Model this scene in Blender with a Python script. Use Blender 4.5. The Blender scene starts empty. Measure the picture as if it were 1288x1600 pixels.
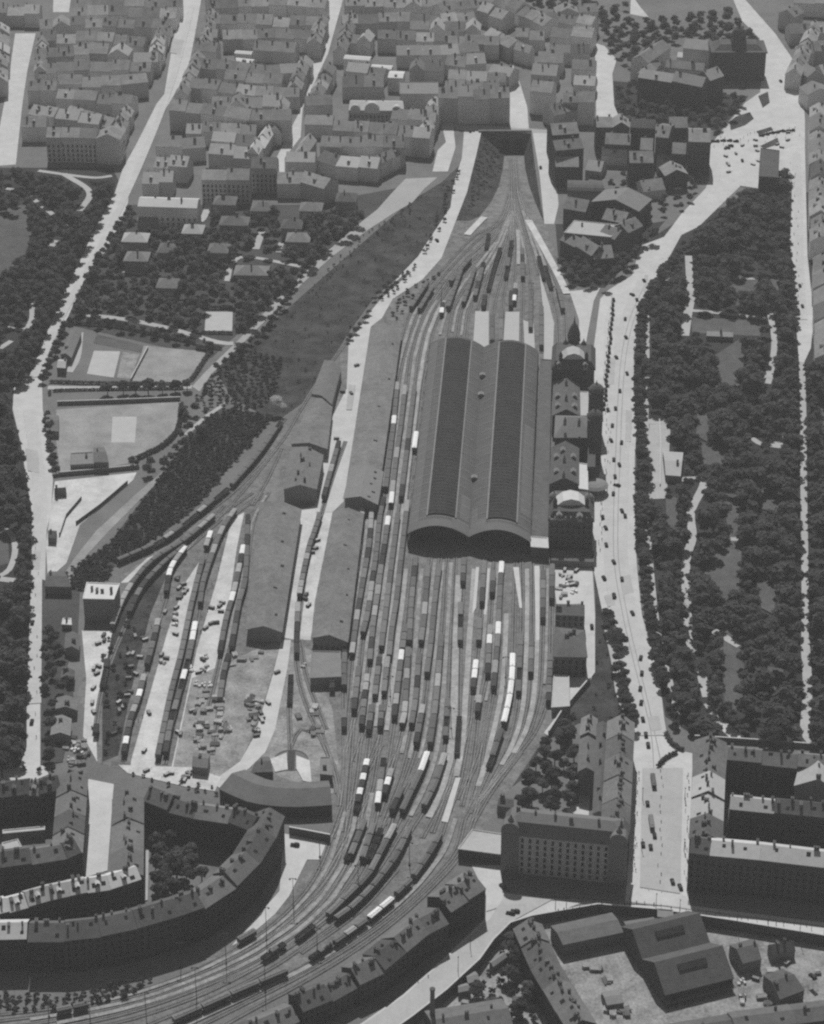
import bpy, math, random
import numpy as np
from mathutils import Vector, Matrix
from mathutils.geometry import tessellate_polygon
R = random.Random(11)
rad = math.radians
SC = bpy.context.scene
COL = SC.collection

# ------------------------------------------------------------------ camera
FPX, TH, CH, Y0 = 4000.0, rad(30.8), 772.0, 1253.0
ST, CT = math.sin(TH), math.cos(TH)
cam_d = bpy.data.cameras.new('camera')
cam = bpy.data.objects.new('camera', cam_d); COL.objects.link(cam)
cam.location = (0, -Y0, CH)
cam.rotation_euler = (rad(90) - TH, 0, 0)
cam_d.sensor_fit = 'VERTICAL'; cam_d.sensor_height = 36.0
cam_d.lens = 36.0 * FPX / 1600.0
cam_d.clip_start = 5; cam_d.clip_end = 60000
SC.camera = cam

def U(x, y, z=0.0):
    """point at height z seen at photo pixel (x, y): surveys the photo onto the ground plan"""
    u, v = (x - 644) / FPX, (y - 800) / FPX
    t = (CH - z) / (ST + v * CT)
    return Vector((u * t, (CT - v * ST) * t - Y0, z))
def U2(p, z=0.0):
    w = U(p[0], p[1], z); return Vector((w.x, w.y))
def P(w):
    dx, dy, dz = w[0], w[1] + Y0, w[2] - CH
    d = dy * CT - dz * ST
    return (644 + FPX * dx / d, 800 + FPX * (-(dy * ST + dz * CT)) / d)

# ------------------------------------------------------------------ materials
def mat(name, v, var=.18, scale=.35, rough=.9, objvar=0.0, spec=.15, big=.02, streak=None, leafy=0, sa=.16):
    m = bpy.data.materials.new(name); m.use_nodes = True
    nt = m.node_tree; b = nt.nodes['Principled BSDF']
    b.inputs['Roughness'].default_value = rough
    b.inputs['Specular IOR Level'].default_value = spec
    g = nt.nodes.new('ShaderNodeNewGeometry')
    def noise(sc, det):
        n = nt.nodes.new('ShaderNodeTexNoise'); n.inputs['Scale'].default_value = sc
        n.inputs['Detail'].default_value = det; n.inputs['Roughness'].default_value = .65
        nt.links.new(g.outputs['Position'], n.inputs['Vector']); return n.outputs['Fac']
    def math_(op, a, bb):
        n = nt.nodes.new('ShaderNodeMath'); n.operation = op
        for i, s in enumerate((a, bb)):
            if hasattr(s, 'links'): nt.links.new(s, n.inputs[i])
            else: n.inputs[i].default_value = s
        return n.outputs[0]
    f = math_('ADD', math_('ADD', math_('MULTIPLY', noise(.75, 5), .42), math_('MULTIPLY', noise(scale*.4, 4), .36)), math_('MULTIPLY', noise(big, 3), .30))
    f = math_('ADD', math_('MULTIPLY', math_('SUBTRACT', f, .54), var * 7.0), 1.0)
    if streak:
        w = nt.nodes.new('ShaderNodeTexWave'); w.inputs['Scale'].default_value = streak
        w.inputs['Distortion'].default_value = 1.5; w.inputs['Detail'].default_value = 2
        tc = nt.nodes.new('ShaderNodeTexCoord'); nt.links.new(tc.outputs['Object'], w.inputs['Vector'])
        f = math_('MULTIPLY', f, math_('ADD', math_('MULTIPLY', w.outputs['Fac'], sa), 1 - sa/2))
    if objvar:
        oi = nt.nodes.new('ShaderNodeObjectInfo')
        f = math_('MULTIPLY', f, math_('ADD', math_('MULTIPLY', oi.outputs['Random'], 2 * objvar), 1 - objvar))
    f = math_('MAXIMUM', math_('MULTIPLY', f, v), .004)
    c = nt.nodes.new('ShaderNodeCombineColor')
    for i in range(3): nt.links.new(f, c.inputs[i])
    nt.links.new(c.outputs[0], b.inputs['Base Color'])
    if leafy:
        tr = nt.nodes.new('ShaderNodeBsdfTranslucent'); nt.links.new(c.outputs[0], tr.inputs['Color']); mx = nt.nodes.new('ShaderNodeMixShader'); mx.inputs[0].default_value = leafy
        nt.links.new(b.outputs[0], mx.inputs[1]); nt.links.new(tr.outputs[0], mx.inputs[2]); nt.links.new(mx.outputs[0], nt.nodes['Material Output'].inputs['Surface'])
    return m
M = {}
def mk(n, *a, **k): M[n] = mat(n, *a, **k)
mk('ground', .15, .3, .12); [mk(f'far_roof_{k}', v, .3, .4, streak=.6) for k, v in enumerate((.19,.23,.27,.32,.38))]; [mk(f'haze_wall_{k}', v, .2, .5) for k, v in enumerate((.42,.52,.62,.7))]; mk('city_wall', .42, .2, .5, objvar=.2); mk('park_ground', .034, .3, .1); mk('hill', .042, .85, .2, big=.04); mk('garden_ground', .06, .4, .12)  # numbered far tones carry the same haze paleness in the colour
mk('lawn', .095, .4, .3); mk('yard', .165, .5, .5, big=.05); mk('yard_pale', .52, .24, .25, big=.05)
mk('yard_mid', .25, .55, .35, big=.08); mk('road', .50, .13, .3, big=.03); mk('road3', .47, .13, .3, big=.04); mk('road4', .395, .13, .3, big=.04); mk('road2', .35, .12, .3, big=.04)
mk('pavement', .52, .12, .5); mk('path', .40, .14, .4); mk('sand', .27, .28, .2, big=.04)
mk('court', .43, .12, .4); mk('ballast', .09, .55, .5, big=.06); mk('rail', .30, .2, 1, rough=.6)
mk('cinder', .27, .5, .6, big=.07); mk('bright_cinder', .34, .4, .4, big=.06); mk('pale_platform', .43, .07, .5); mk('kerb', .5, .1, 1)
mk('roof_slate', .145, .24, .7, objvar=.28, streak=1.1, big=.08, sa=.25); mk('roof_tile', .19, .24, .7, objvar=.25, streak=1.1, big=.08, sa=.25)
mk('roof_dark', .10, .26, .7, objvar=.2, streak=1.1, big=.08, sa=.25); mk('roof_pale', .46, .12, .6, objvar=.2, streak=1.0)
mk('roof_white', .58, .08, .6, objvar=.08)
mk('roof_shed', .175, .34, .5, objvar=.05, streak=.35, big=.06, sa=.3); mk('roof_felt', .21, .14, .5)
mk('wall', .17, .16, .5, objvar=.3); mk('wall_pale', .26, .14, .5, objvar=.15); mk('wall_dark', .07, .2, .5, objvar=.2); mk('soot_shade_wall', .055, .22, .5, objvar=.25)  # sooty near fronts, darkened beyond soot to deepen their shade
mk('haze_wall', .58, .2, .4, objvar=.2); mk('far_roof', .27, .3, .4, objvar=.22, streak=.6); mk('far_roof_dark', .22, .3, .4, objvar=.2, streak=.6); mk('far_roof_pale', .38, .14, .4, objvar=.15)  # far walls and roofs paled: thicker distance haze put into their colours
mk('roof_round', .135, .2, .5, big=.06); mk('hotel_wall', .4, .1, .5); mk('hotel_roof', .15, .14, .7, streak=1.0)
mk('chimney', .12, .2, 2, objvar=.3); mk('pane', .02, .1, 2, rough=.7, spec=.05); mk('frame', .42, .1, 2)
mk('stone', .15, .2, .5); mk('dark_stone', .08, .2, .5)
mk('shed_roof', .105, .2, .4, big=.05, streak=.25, sa=.3); mk('shed_pale', .135, .1, .4); mk('skylight', .04, .3, .5, big=.06, rough=1, spec=.0)  # includes a paler tone for the hall's rims and glass panels
mk('iron', .06, .2, 2); mk('wood', .16, .2, 2); mk('foliage', .1, .22, .8, objvar=.4, spec=.05, big=.05, leafy=.42); mk('bank', .06, .3, .4, spec=.05)
mk('foliage_far', .112, .34, .3, spec=.05, big=.05, leafy=.42); mk('foliage_garden_haze', .13, .34, .3, spec=.05, big=.05, leafy=.45); mk('shrub', .05, .34, .3, spec=.05, big=.05, leafy=.3); mk('bark', .05, .2, 3)
mk('w_body', .11, .2, 2, objvar=.35); mk('w_grey', .15, .14, 1, objvar=.3); mk('w_dark', .05, .2, 1, objvar=.3)
mk('w_light', .33, .12, 1, objvar=.15); mk('w_white', .78, .06, 1, objvar=.06); mk('coal', .022, .3, 3)
mk('walkway', .22, .15, .5); mk('rail_road', .26, .2, 1); mk('black', .02, .2, 2); mk('cloth', .05, .2, 4, objvar=.6); mk('skin', .3, .1, 4); mk('timber', .27, .25, 2, objvar=.75); mk('tarp', .55, .2, 2, objvar=.5)
mk('glass_roof', .2, .1, .6, rough=.4)

# ------------------------------------------------------------------ object helpers
ONES = ['first','second','third','fourth','fifth','sixth','seventh','eighth','ninth','tenth','eleventh','twelfth','thirteenth',
  'fourteenth','fifteenth','sixteenth','seventeenth','eighteenth','nineteenth']
def ordn(i):
    if i <= 19: return ONES[i - 1]
    t = {2:'twent',3:'thirt',4:'fort'}[i // 10]
    return t + 'ieth' if i % 10 == 0 else t + 'y-' + ONES[i % 10 - 1]
def me(name, v, f, mats, idx=None, smooth=False):
    m = bpy.data.meshes.new(name); m.from_pydata([tuple(p) for p in v], [], f)
    for x in mats: m.materials.append(x if not isinstance(x, str) else M[x])
    if idx: m.polygons.foreach_set('material_index', idx)
    if smooth: m.polygons.foreach_set('use_smooth', [True] * len(m.polygons))
    m.update(); return m
def ob(name, mesh, parent=None, loc=(0,0,0), rz=0.0, sc=None):
    o = bpy.data.objects.new(name, mesh); COL.objects.link(o)
    o.location = loc
    if rz: o.rotation_euler = (0, 0, rz)
    if sc: o.scale = sc
    if parent: o.parent = parent
    return o
def tag(o, label=None, cat=None, group=None, kind=None):
    if label: o['label'] = label
    if cat: o['category'] = cat
    if group: o['group'] = group
    if kind: o['kind'] = kind
    return o
def thing(name, label, cat, loc, rz=0.0, group=None):
    return tag(ob(name, None, None, loc, rz), label, cat, group)
class MB:
    """collects shapes into one mesh"""
    def __init__(s): s.v, s.f, s.m = [], [], []
    def add(s, v, f, mi=0):
        n = len(s.v); s.v += [Vector(p) for p in v]; s.f += [tuple(i + n for i in q) for q in f]; s.m += [mi] * len(f)
    def box(s, x0, x1, y0, y1, z0, z1, mi=0):
        s.add([(x0,y0,z0),(x1,y0,z0),(x1,y1,z0),(x0,y1,z0),(x0,y0,z1),(x1,y0,z1),(x1,y1,z1),(x0,y1,z1)],
              [(3,2,1,0),(4,5,6,7),(0,1,5,4),(1,2,6,5),(2,3,7,6),(3,0,4,7)], mi)
    def cyl(s, p0, p1, r0, r1, n=8, mi=0):
        p0, p1 = Vector(p0), Vector(p1); d = (p1 - p0).normalized()
        a = d.orthogonal().normalized(); b = d.cross(a); v = []
        for p, r in ((p0, r0), (p1, r1)):
            for k in range(n):
                t = 2 * math.pi * k / n; v.append(p + (a * math.cos(t) + b * math.sin(t)) * r)
        s.add(v, [(k, (k+1) % n, n + (k+1) % n, n + k) for k in range(n)] + [tuple(range(n-1, -1, -1)), tuple(range(n, 2*n))], mi)
    def prism(s, sec, y0, y1, mi=0, ax='y'):
        """section of (a, z) extruded along y (or x)"""
        n = len(sec)
        v = [(a, y, z) if ax == 'y' else (y, a, z) for y in (y0, y1) for a, z in sec]
        s.add(v, [(k, (k+1) % n, n + (k+1) % n, n + k) for k in range(n)] + [tuple(range(n-1, -1, -1)), tuple(range(n, 2*n))], mi)
    def lathe(s, c, prof, n=12, mi=0, a0=0, a1=2*math.pi):
        full = abs(a1 - a0 - 2*math.pi) < 1e-4; k = n if full else n + 1; v = []
        for r, z in prof:
            for i in range(k):
                t = a0 + (a1 - a0) * i / n; v.append((c[0] + r*math.cos(t), c[1] + r*math.sin(t), c[2] + z))
        f = [(j*k + i, j*k + (i+1) % k, (j+1)*k + (i+1) % k, (j+1)*k + i) for j in range(len(prof)-1) for i in range(n)]
        s.add(v, f, mi)
    def mesh(s, name, *mats, smooth=False):
        return me(name, s.v, s.f, mats, s.m, smooth)

# ------------------------------------------------------------------ ground sheets
ZS = [0.0]
def nz(): ZS[0] += .004; return ZS[0]
def fill2d(name, loops, m, z):
    polys = [[Vector((p.x, p.y, 0)) for p in l] for l in loops]
    flat = [p for l in polys for p in l]
    tris = tessellate_polygon(polys)
    v = [(p.x, p.y, z) for p in flat]; f = []
    for a, b, c in tris:
        n = (flat[b] - flat[a]).cross(flat[c] - flat[a]).z
        f.append((a, b, c) if n > 0 else (a, c, b))
    return me(name, v, f, [m])
def sheet(name, px, m, z=None, zb=0.0, label=None):
    z = zb + nz() if z is None else z
    return tag(ob(name, fill2d(name, [[U2(p, z) for p in px]], m, z)), label, None, None, 'structure')
def smooth(pts, step=4.0):
    """Catmull-Rom through 2D world points"""
    P_ = [Vector(p) for p in pts]
    if len(P_) == 2: P_ = [P_[0], (P_[0] + P_[1]) / 2, P_[1]]
    P_ = [P_[0] * 2 - P_[1]] + P_ + [P_[-1] * 2 - P_[-2]]
    out = []
    for i in range(1, len(P_) - 2):
        a, b, c, d = P_[i-1:i+3]; n = max(2, int((c - b).length / step))
        for k in range(n):
            t = k / n
            out.append(.5 * (2*b + (c - a)*t + (2*a - 5*b + 4*c - d)*t*t + (3*b - a - 3*c + d)*t**3))
    out.append(P_[-2]); return out
def normals(L):
    N = []
    for i in range(len(L)):
        t = (L[min(i+1, len(L)-1)] - L[max(i-1, 0)]).normalized(); N.append(Vector((-t.y, t.x)))
    return N
def strip(name, px, w, m, z=None, label=None, zfun=None):
    z = nz() if z is None else z
    L = smooth([U2(p) for p in px]); N = normals(L); v = []
    for i, (p, n) in enumerate(zip(L, N)):
        ww = w if not isinstance(w, tuple) else w[0] + (w[1] - w[0]) * i / (len(L) - 1)
        for s in (.5, -.5):
            q = p + n * ww * s; v.append((q.x, q.y, z))
    f = [(2*i, 2*i+1, 2*i+3, 2*i+2) for i in range(len(L)-1)]
    return tag(ob(name, me(name, v, f, [m])), label, None, None, 'structure')

# the tunnel cutting: tracks fall towards the portal
YA, YB, ZP = U(795, 345).y, U(795, 243, -12).y, -12.0
def zt(y): return ZP * min(1, max(0, (y - YA) / (YB - YA)))
def UT(p):
    w = U(p[0], p[1])
    for _ in range(10): w = U(p[0], p[1], zt(w.y))
    return w
def track(px, label='railway track on dark ballast', w=2.7):
    L = smooth([Vector((q.x, q.y)) for q in (UT(p) for p in px)], 5.0); N = normals(L)
    z = .30 + R.random() * .02; b = MB()
    def rib(o0, o1, h, mi, skirt=True):
        v = []
        for p, n in zip(L, N):
            zz = zt(p.y) + h
            for o in (o0, o1): q = p + n * o; v.append((q.x, q.y, zz))
        b.add(v, [(2*i, 2*i+1, 2*i+3, 2*i+2) if o0 > o1 else (2*i+1, 2*i, 2*i+2, 2*i+3) for i in range(len(L)-1)], mi)
    rib(-w/2, w/2, z, 0)
    for s in (-.75, .75): rib(s - .11, s + .11, z + .16, 1)
    return tag(ob('railway_track', b.mesh('railway_track', 'ballast', 'rail')), label, None, None, 'structure'), L

# ------------------------------------------------------------------ shared small parts
def m_chimney():
    b = MB(); b.box(-.8, .8, -.45, .45, -1.6, 2.0); b.box(-.95, .95, -.6, .6, 2.0, 2.25)
    for x in (-.45, .45): b.cyl((x, 0, 2.2), (x, 0, 2.75), .2, .17, 6)
    return b.mesh('chimney', 'chimney')
def m_window():
    b = MB(); b.box(-.62, .62, -.05, .05, -1.02, 1.02, 1)
    for x in (-.3, .3):
        b.box(x - .24, x + .24, -.08, .0, -.92, .3, 0); b.box(x - .24, x + .24, -.08, .0, .4, .92, 0)
    return b.mesh('window', 'pane', 'frame')
def m_window_dark():
    b = MB(); b.box(-.6, .6, -.06, .06, -1.05, 1.05, 0); b.box(-.75, .75, -.16, .06, -1.2, -1.05, 1)
    return b.mesh('window', 'pane', 'stone')
def m_dormer(roof):
    b = MB(); b.box(-.9, .9, -1.0, 1.8, -1.2, .7, 0)
    b.prism([(-1.15, .6), (0, 1.4), (1.15, .6), (1.15, .75), (0, 1.6), (-1.15, .75)], -1.25, 1.9, 1)
    b.box(-.5, .5, -1.06, -.98, -.5, .5, 2)
    return b.mesh('dormer', 'wall', roof, 'pane')
CHM, WIN, WIND = m_chimney(), m_window(), m_window_dark()
def m_hatch():
    b = MB(); b.box(-.8,.8,-.9,.9,-.2,.14); b.box(-.9,.9,-1,1,-.2,.06,1); return b.mesh('roof_light', 'pane', 'dark_stone')
HATCH = m_hatch(); DORM = {}

def perp(a): return Vector((-a.y, a.x))
def quadhouse(A, B, C, D, h, rise, name, label, cat, group=None, mw='wall', mr='roof_tile', z0=0.0, roof='gable',
              chim=2, dorm=0, win=0, ov=.5, wside=('front',), wmesh=None, ends=0.02, wsp=3.0, fh=3.7, hatch=0):
    """A-B front eave, D-C back; 2-D world points"""
    c = (A + B + C + D) / 4
    T = thing(name, label, cat, (c.x, c.y, z0), 0, group)
    A, B, C, D = A - c, B - c, C - c, D - c
    e = (B - A).normalized()
    A, D, B, C = A + e*ends, D + e*ends, B - e*ends, C - e*ends
    M1, M2 = (A + D) / 2, (B + C) / 2
    v3 = lambda p, z: Vector((p.x, p.y, z))
    w = MB()
    if roof == 'gable':
        k = .06
        v = [v3(A,0),v3(B,0),v3(C,0),v3(D,0),v3(A,h),v3(B,h),v3(C,h),v3(D,h),v3(M1,h+rise-k),v3(M2,h+rise-k)]
        f = [(0,1,5,4),(1,2,6,9,5),(2,3,7,6),(3,0,4,8,7),(4,5,9,8),(7,8,9,6)]
    else:
        v = [v3(p, z) for z in (0, h) for p in (A,B,C,D)]
        f = [(0,1,5,4),(1,2,6,5),(2,3,7,6),(3,0,4,7),(4,5,6,7)]
    w.add(v, f)
    ob('wall', w.mesh('wall', mw), T)
    n1, n2 = (A - D).normalized(), (B - C).normalized()
    dep = ((A - D).length + (B - C).length) / 2
    r = MB(); t = .28
    if roof == 'gable':
        dz = ov * rise / (dep / 2)
        Af, Df, Bf, Cf = A + n1*ov, D - n1*ov, B + n2*ov, C - n2*ov
        s1 = [v3(Af,h-dz+t), v3(M1,h+rise+t), v3(Df,h-dz+t), v3(Df,h-dz), v3(M1,h+rise), v3(Af,h-dz)]
        s2 = [v3(Bf,h-dz+t), v3(M2,h+rise+t), v3(Cf,h-dz+t), v3(Cf,h-dz), v3(M2,h+rise), v3(Bf,h-dz)]
        r.add(s1 + s2, [(0,6,7,1),(1,7,8,2),(2,8,9,3),(3,9,10,4),(4,10,11,5),(5,11,6,0),(0,1,4,5),(1,2,3,4),(6,11,10,7),(7,10,9,8)])
        R1, R2 = M1, M2; zr = h + rise
    elif roof in ('hip', 'mansard', 'flat'):
        if roof == 'flat': ov = .25
        e2 = e * ov
        Af, Df, Bf, Cf = A + n1*ov - e2, D - n1*ov - e2, B + n2*ov + e2, C - n2*ov + e2
        if roof == 'hip':
            ins = min((B - A).length * .32, dep * .5); R1, R2 = M1 + e*ins, M2 - e*ins
            top = [v3(R1, h+rise+t), v3(R2, h+rise+t)]
            r.add([v3(p, z) for z in (h, h+t) for p in (Af,Bf,Cf,Df)] + top,
                  [(3,2,1,0),(0,1,5,4),(1,2,6,5),(2,3,7,6),(3,0,4,7),(4,5,9,8),(5,6,9),(6,7,8,9),(7,4,8)])
            zr = h + rise
        else:
            i = 2.2 if roof == 'mansard' else 0.0
            if roof == 'flat':
                rise = .5
                In = [A - n1*.3 + e*.3, B - n2*.3 - e*.3, C + n2*.3 - e*.3, D + n1*.3 + e*.3]
                r.add([v3(p, z) for z in (h, h+rise) for p in (Af,Bf,Cf,Df)] + [v3(p, z) for z in (h+rise, h+.12) for p in In],
                  [(3,2,1,0),(0,1,5,4),(1,2,6,5),(2,3,7,6),(3,0,4,7),(4,5,9,8),(5,6,10,9),(6,7,11,10),(7,4,8,11),
                   (8,9,13,12),(9,10,14,13),(10,11,15,14),(11,8,12,15),(12,13,14,15)])
            else:
                In = [A - n1*i + e*i, B - n2*i - e*i, C + n2*i - e*i, D + n1*i + e*i]
                r.add([v3(p, z) for z in (h, h+t) for p in (Af,Bf,Cf,Df)] + [v3(p, h+rise) for p in In] + [v3(M1 + e*dep*.45, h+rise*1.35), v3(M2 - e*dep*.45, h+rise*1.35)],
                  [(3,2,1,0),(0,1,5,4),(1,2,6,5),(2,3,7,6),(3,0,4,7),(4,5,9,8),(5,6,10,9),(6,7,11,10),(7,4,8,11),
                   (8,9,13,12),(9,10,13),(10,11,12,13),(11,8,12)])
            R1, R2 = M1 + e*1.5, M2 - e*1.5; zr = h + (rise if roof == 'flat' else rise*1.3)
    RO = ob('roof', r.mesh('roof', mr), T)
    az = math.atan2(e.y, e.x)
    L = (R2 - R1).length
    for k in range(chim):
        tt = (k + .15 + .7*R.random()) / chim; off = (R.random() - .5) * dep * .35
        p = R1.lerp(R2, tt) + n1 * off
        zz = zr - (abs(off) * rise / (dep/2) if roof == 'gable' else 0)
        s = R.uniform(.7, 1.3)
        ob('chimney', CHM, RO, (p.x, p.y, zz), az + (rad(90) if R.random() < .6 else 0), (s*R.uniform(.7,1.5), s, R.uniform(.6, 1.15)))
    if hatch and roof == 'gable':
        sl = math.atan2(rise, dep/2)
        for k in range(hatch):
            u = R.uniform(.25, .85); p = A.lerp(B, (k + R.uniform(.2,.8))/hatch).lerp(M1.lerp(M2, (k+.5)/hatch), u)
            d_ = ob('roof_light', HATCH, RO, (p.x, p.y, h + rise*u + .3), az, (R.uniform(.7,1.3), R.uniform(.7,1.2), 1)); d_.rotation_euler = (sl, 0, az)
    if dorm:
        if mr not in DORM: DORM[mr] = m_dormer(mr)
        for k in range(dorm):
            tt = (k + .5) / dorm; p = A.lerp(B, tt).lerp(M1.lerp(M2, tt), .45)
            ob('dormer', DORM[mr], RO, (p.x, p.y, h + rise*.45 + .4), az)
    if win:
        for side in wside:
            S, E = {'front': (A, B), 'left': (D, A), 'right': (B, C), 'back': (C, D)}[side]
            l = (E - S).length; n = max(1, int(l / wsp)); d = (E - S).normalized(); nn = -perp(d); a2 = math.atan2(d.y, d.x)
            n = min(n, max(1, 98 // (win * len(wside))))
            for fl in range(win):
                for q in range(n):
                    p = S.lerp(E, (q + .5) / n) + nn * .06
                    ob('window', wmesh or WIND, T, (p.x, p.y, 2.3 + fl * fh), a2)
    return T
def offset_line(L, d):
    out = []
    for i, p in enumerate(L):
        ns = []
        if i: ns.append(perp((p - L[i-1]).normalized()))
        if i < len(L) - 1: ns.append(perp((L[i+1] - p).normalized()))
        n = sum(ns, Vector((0, 0))).normalized(); k = max(.55, n.dot(ns[0]))
        out.append(p + n * d / k)
    return out
SPIN = [0.0]; HT_ = [0]; WALLS = [['haze_wall', 'haze_wall', 'city_wall']]; ROOFS = [['far_roof', 'far_roof', 'far_roof', 'far_roof_dark', 'far_roof_dark', 'far_roof_pale']]
def row(px, desc, depth=12, h=17, seg=15, rise=4.2, tone=None, z0=0.0, cat='house', name='tenement_house', group=None, flip=False,
        chim=2, dorm=0, win=0, roof='gable', walls=None, hj=1.2, noun='tenement', tones=None, wsp=3.0, where='from left'):
    """terrace along a front eave line given in photo pixels"""
    W = [U2(p, z0 + h) for p in px]
    if flip is False and px[-1][0] < px[0][0]: W.reverse()
    if flip: depth = -depth
    # cut the line into plots, keeping its corners
    F = [W[0]]
    for a, b in zip(W, W[1:]):
        n = max(1, round((b - a).length / seg)); cuts = [0] + [(k + R.uniform(-.16, .16)) / n for k in range(1, n)] + [1]
        for t in cuts[1:]: F.append(a.lerp(b, t))
    G = offset_line(F, depth); n = len(F) - 1
    for k in range(n):
        A, B, C, D = F[k], F[k+1], G[k+1], G[k]
        if flip: A, B, C, D = B, A, D, C
        nm_, nn_ = name, noun
        if 'courtyard row' in desc or 'rear wing' in desc: nm_, nn_ = 'courtyard_house', 'courtyard house'
        if SPIN[0]:
            sb = perp((B-A).normalized()) * R.uniform(-.9, .9); A, B = A + sb, B + sb
            if (B-A).length > 9 and R.random() < SPIN[0]: A, B, C, D = B, C, D, A; nm_, nn_ = 'gabled_house', 'gabled house'
        hh = h + R.uniform(-hj, hj) * .7
        mr = (tones[k % len(tones)] if tones else tone) or R.choice(ROOFS[0])
        lab = f'{ordn(k+1)} {nn_} {where}, {desc}' if n > 1 else f'{nn_} that stands as the {desc}'
        q = quadhouse(A, B, C, D, hh, rise * R.uniform(.85, 1.15), nm_, lab, cat, group or desc, walls or R.choice(WALLS[0]),
                  mr, z0, roof, chim, dorm or (1 if SPIN[0] and R.random() < .3 else 0), win, wsp=wsp, hatch=HT_[0])
def block(px, desc, h, rise=4, z0=0.0, **k):
    """a house from its four eave corners in photo pixels: front left, front right, back right, back left"""
    q = [U2(p, z0 + h) for p in px]
    nm = k.pop('name', 'house'); cat = k.pop('cat', 'house')
    return quadhouse(*q, h, rise, nm, desc, cat, z0=z0, **k)
HAZE, SUN_E, SKY_S, EXPO, SUN_EL, SUN_AZ = .000085, 4.0, .05, 0.0, 55, -4
# ================================================================== GROUND
YARD_Z = -5.0
PIT = [(1420,1481),(1288,1464),(1142,1440),(1028,1423),(935,1415),(872,1426),(832,1433),(798,1444),(772,1470),(750,1501),(698,1549),(645,1590),(600,1622),(560,1660),(1420,1660)]
CUTL = [(749,207),(744,240),(736,275),(728,305),(716,335),(712,345)]
CUTR = [(830,207),(833,235),(837,265),(842,300),(848,335),(850,345)]
BIG = 14000
outer = [Vector((-BIG, -Y0 - 2000)), Vector((BIG, -Y0 - 2000)), Vector((BIG, 2*BIG)), Vector((-BIG, 2*BIG))]
h1 = [U2(p) for p in PIT]; h2 = [U2(p) for p in CUTL + CUTR[::-1]]
tag(ob('ground', fill2d('ground', [outer, h1, h2], 'ground', 0.0)), 'dark ground between the buildings', None, None, 'structure')
# sunken freight yard
tag(ob('yard_ground', fill2d('yard_ground', [[U2(p, 0) for p in PIT]], 'yard_mid', YARD_Z)), 'sunken cinder yard', None, None, 'structure')
def wall_line(px, z0, z1, t, name, label, m='stone', coping=True, cat='wall'):
    L = [U2(p) for p in px]; G = offset_line(L, t); c = L[len(L)//2]; b = MB()
    T = thing(name, label, cat, (c.x, c.y, z0))
    for k in range(len(L)-1):
        q = [L[k]-c, L[k+1]-c, G[k+1]-c, G[k]-c]
        b.add([(p.x, p.y, z) for z in (0, z1-z0) for p in q], [(3,2,1,0),(4,5,6,7),(0,1,5,4),(1,2,6,5),(2,3,7,6),(3,0,4,7)])
    ob('wall', b.mesh('wall', m), T)
    if coping:
        b = MB(); a2, g2 = offset_line(L, -.12), offset_line(L, t+.12)
        for k in range(len(L)-1):
            q = [a2[k]-c, a2[k+1]-c, g2[k+1]-c, g2[k]-c]
            b.add([(p.x, p.y, z) for z in (z1-z0, z1-z0+.2) for p in q], [(3,2,1,0),(4,5,6,7),(0,1,5,4),(1,2,6,5),(2,3,7,6),(3,0,4,7)])
        ob('coping', b.mesh('coping', 'kerb'), T)
    return T
wall_line(PIT[:5][::-1], YARD_Z - .02, .9, .6, 'retaining_wall', 'dark retaining wall below the bright street above the freight yard', 'dark_stone')
wall_line(PIT[4:14][::-1], YARD_Z - .02, .9, .6, 'retaining_wall', 'dark retaining wall curving below the street at the bottom centre', 'dark_stone')
# cutting in front of the tunnel
BL = [(788,243),(786,264),(780,290),(768,315),(750,338),(732,346)]
BR = [(819,243),(821,264),(827,290),(835,312),(845,336),(850,346)]
v = []; f = []
for a, b, c, d in zip(CUTL, BL, BR, CUTR):
    for q in (U(*a), UT(b) - Vector((0,0,.05)), UT(c) - Vector((0,0,.05)), U(*d)): v.append(q)
for i in range(len(CUTL)-1):
    for k in range(3): f.append((4*i+k, 4*i+4+k, 4*i+5+k, 4*i+1+k)[::-1])
mm = me('cutting', v, f, ['hill', 'yard', 'hill'], [0,1,2]*(len(CUTL)-1))
tag(ob('cutting', mm), 'sloping sides and floor of the railway cutting', None, None, 'structure')
# portal wall
p0, p1 = U2(CUTL[0]), U2(CUTR[0])
ex = (p1 - p0).normalized(); az = math.atan2(ex.y, ex.x); Lp = (p1 - p0).length
T = thing('tunnel_portal', 'stone tunnel portal closing the far end of the railway cutting', 'tunnel', (p0.x, p0.y, ZP), az)
b = MB(); b.box(0, Lp, 0, 2.0, -.5, -ZP + 1.1); b.box(-.6, Lp+.6, -.3, 2.3, -ZP + 1.1, -ZP + 1.4)
ob('wall', b.mesh('wall', 'wall'), T)
for cx in (.52, .76):
    b = MB(); sec = [(-4.2, 0)] + [(-4.2*math.cos(t*math.pi/8), 3.2 + 4.0*math.sin(t*math.pi/8)) for t in range(9)] + [(4.2, 0)]
    b.prism(sec, -.12, 1.0); ob('tunnel_mouth', b.mesh('tunnel_mouth', 'black'), T, (Lp*cx, 0, 0))

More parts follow.
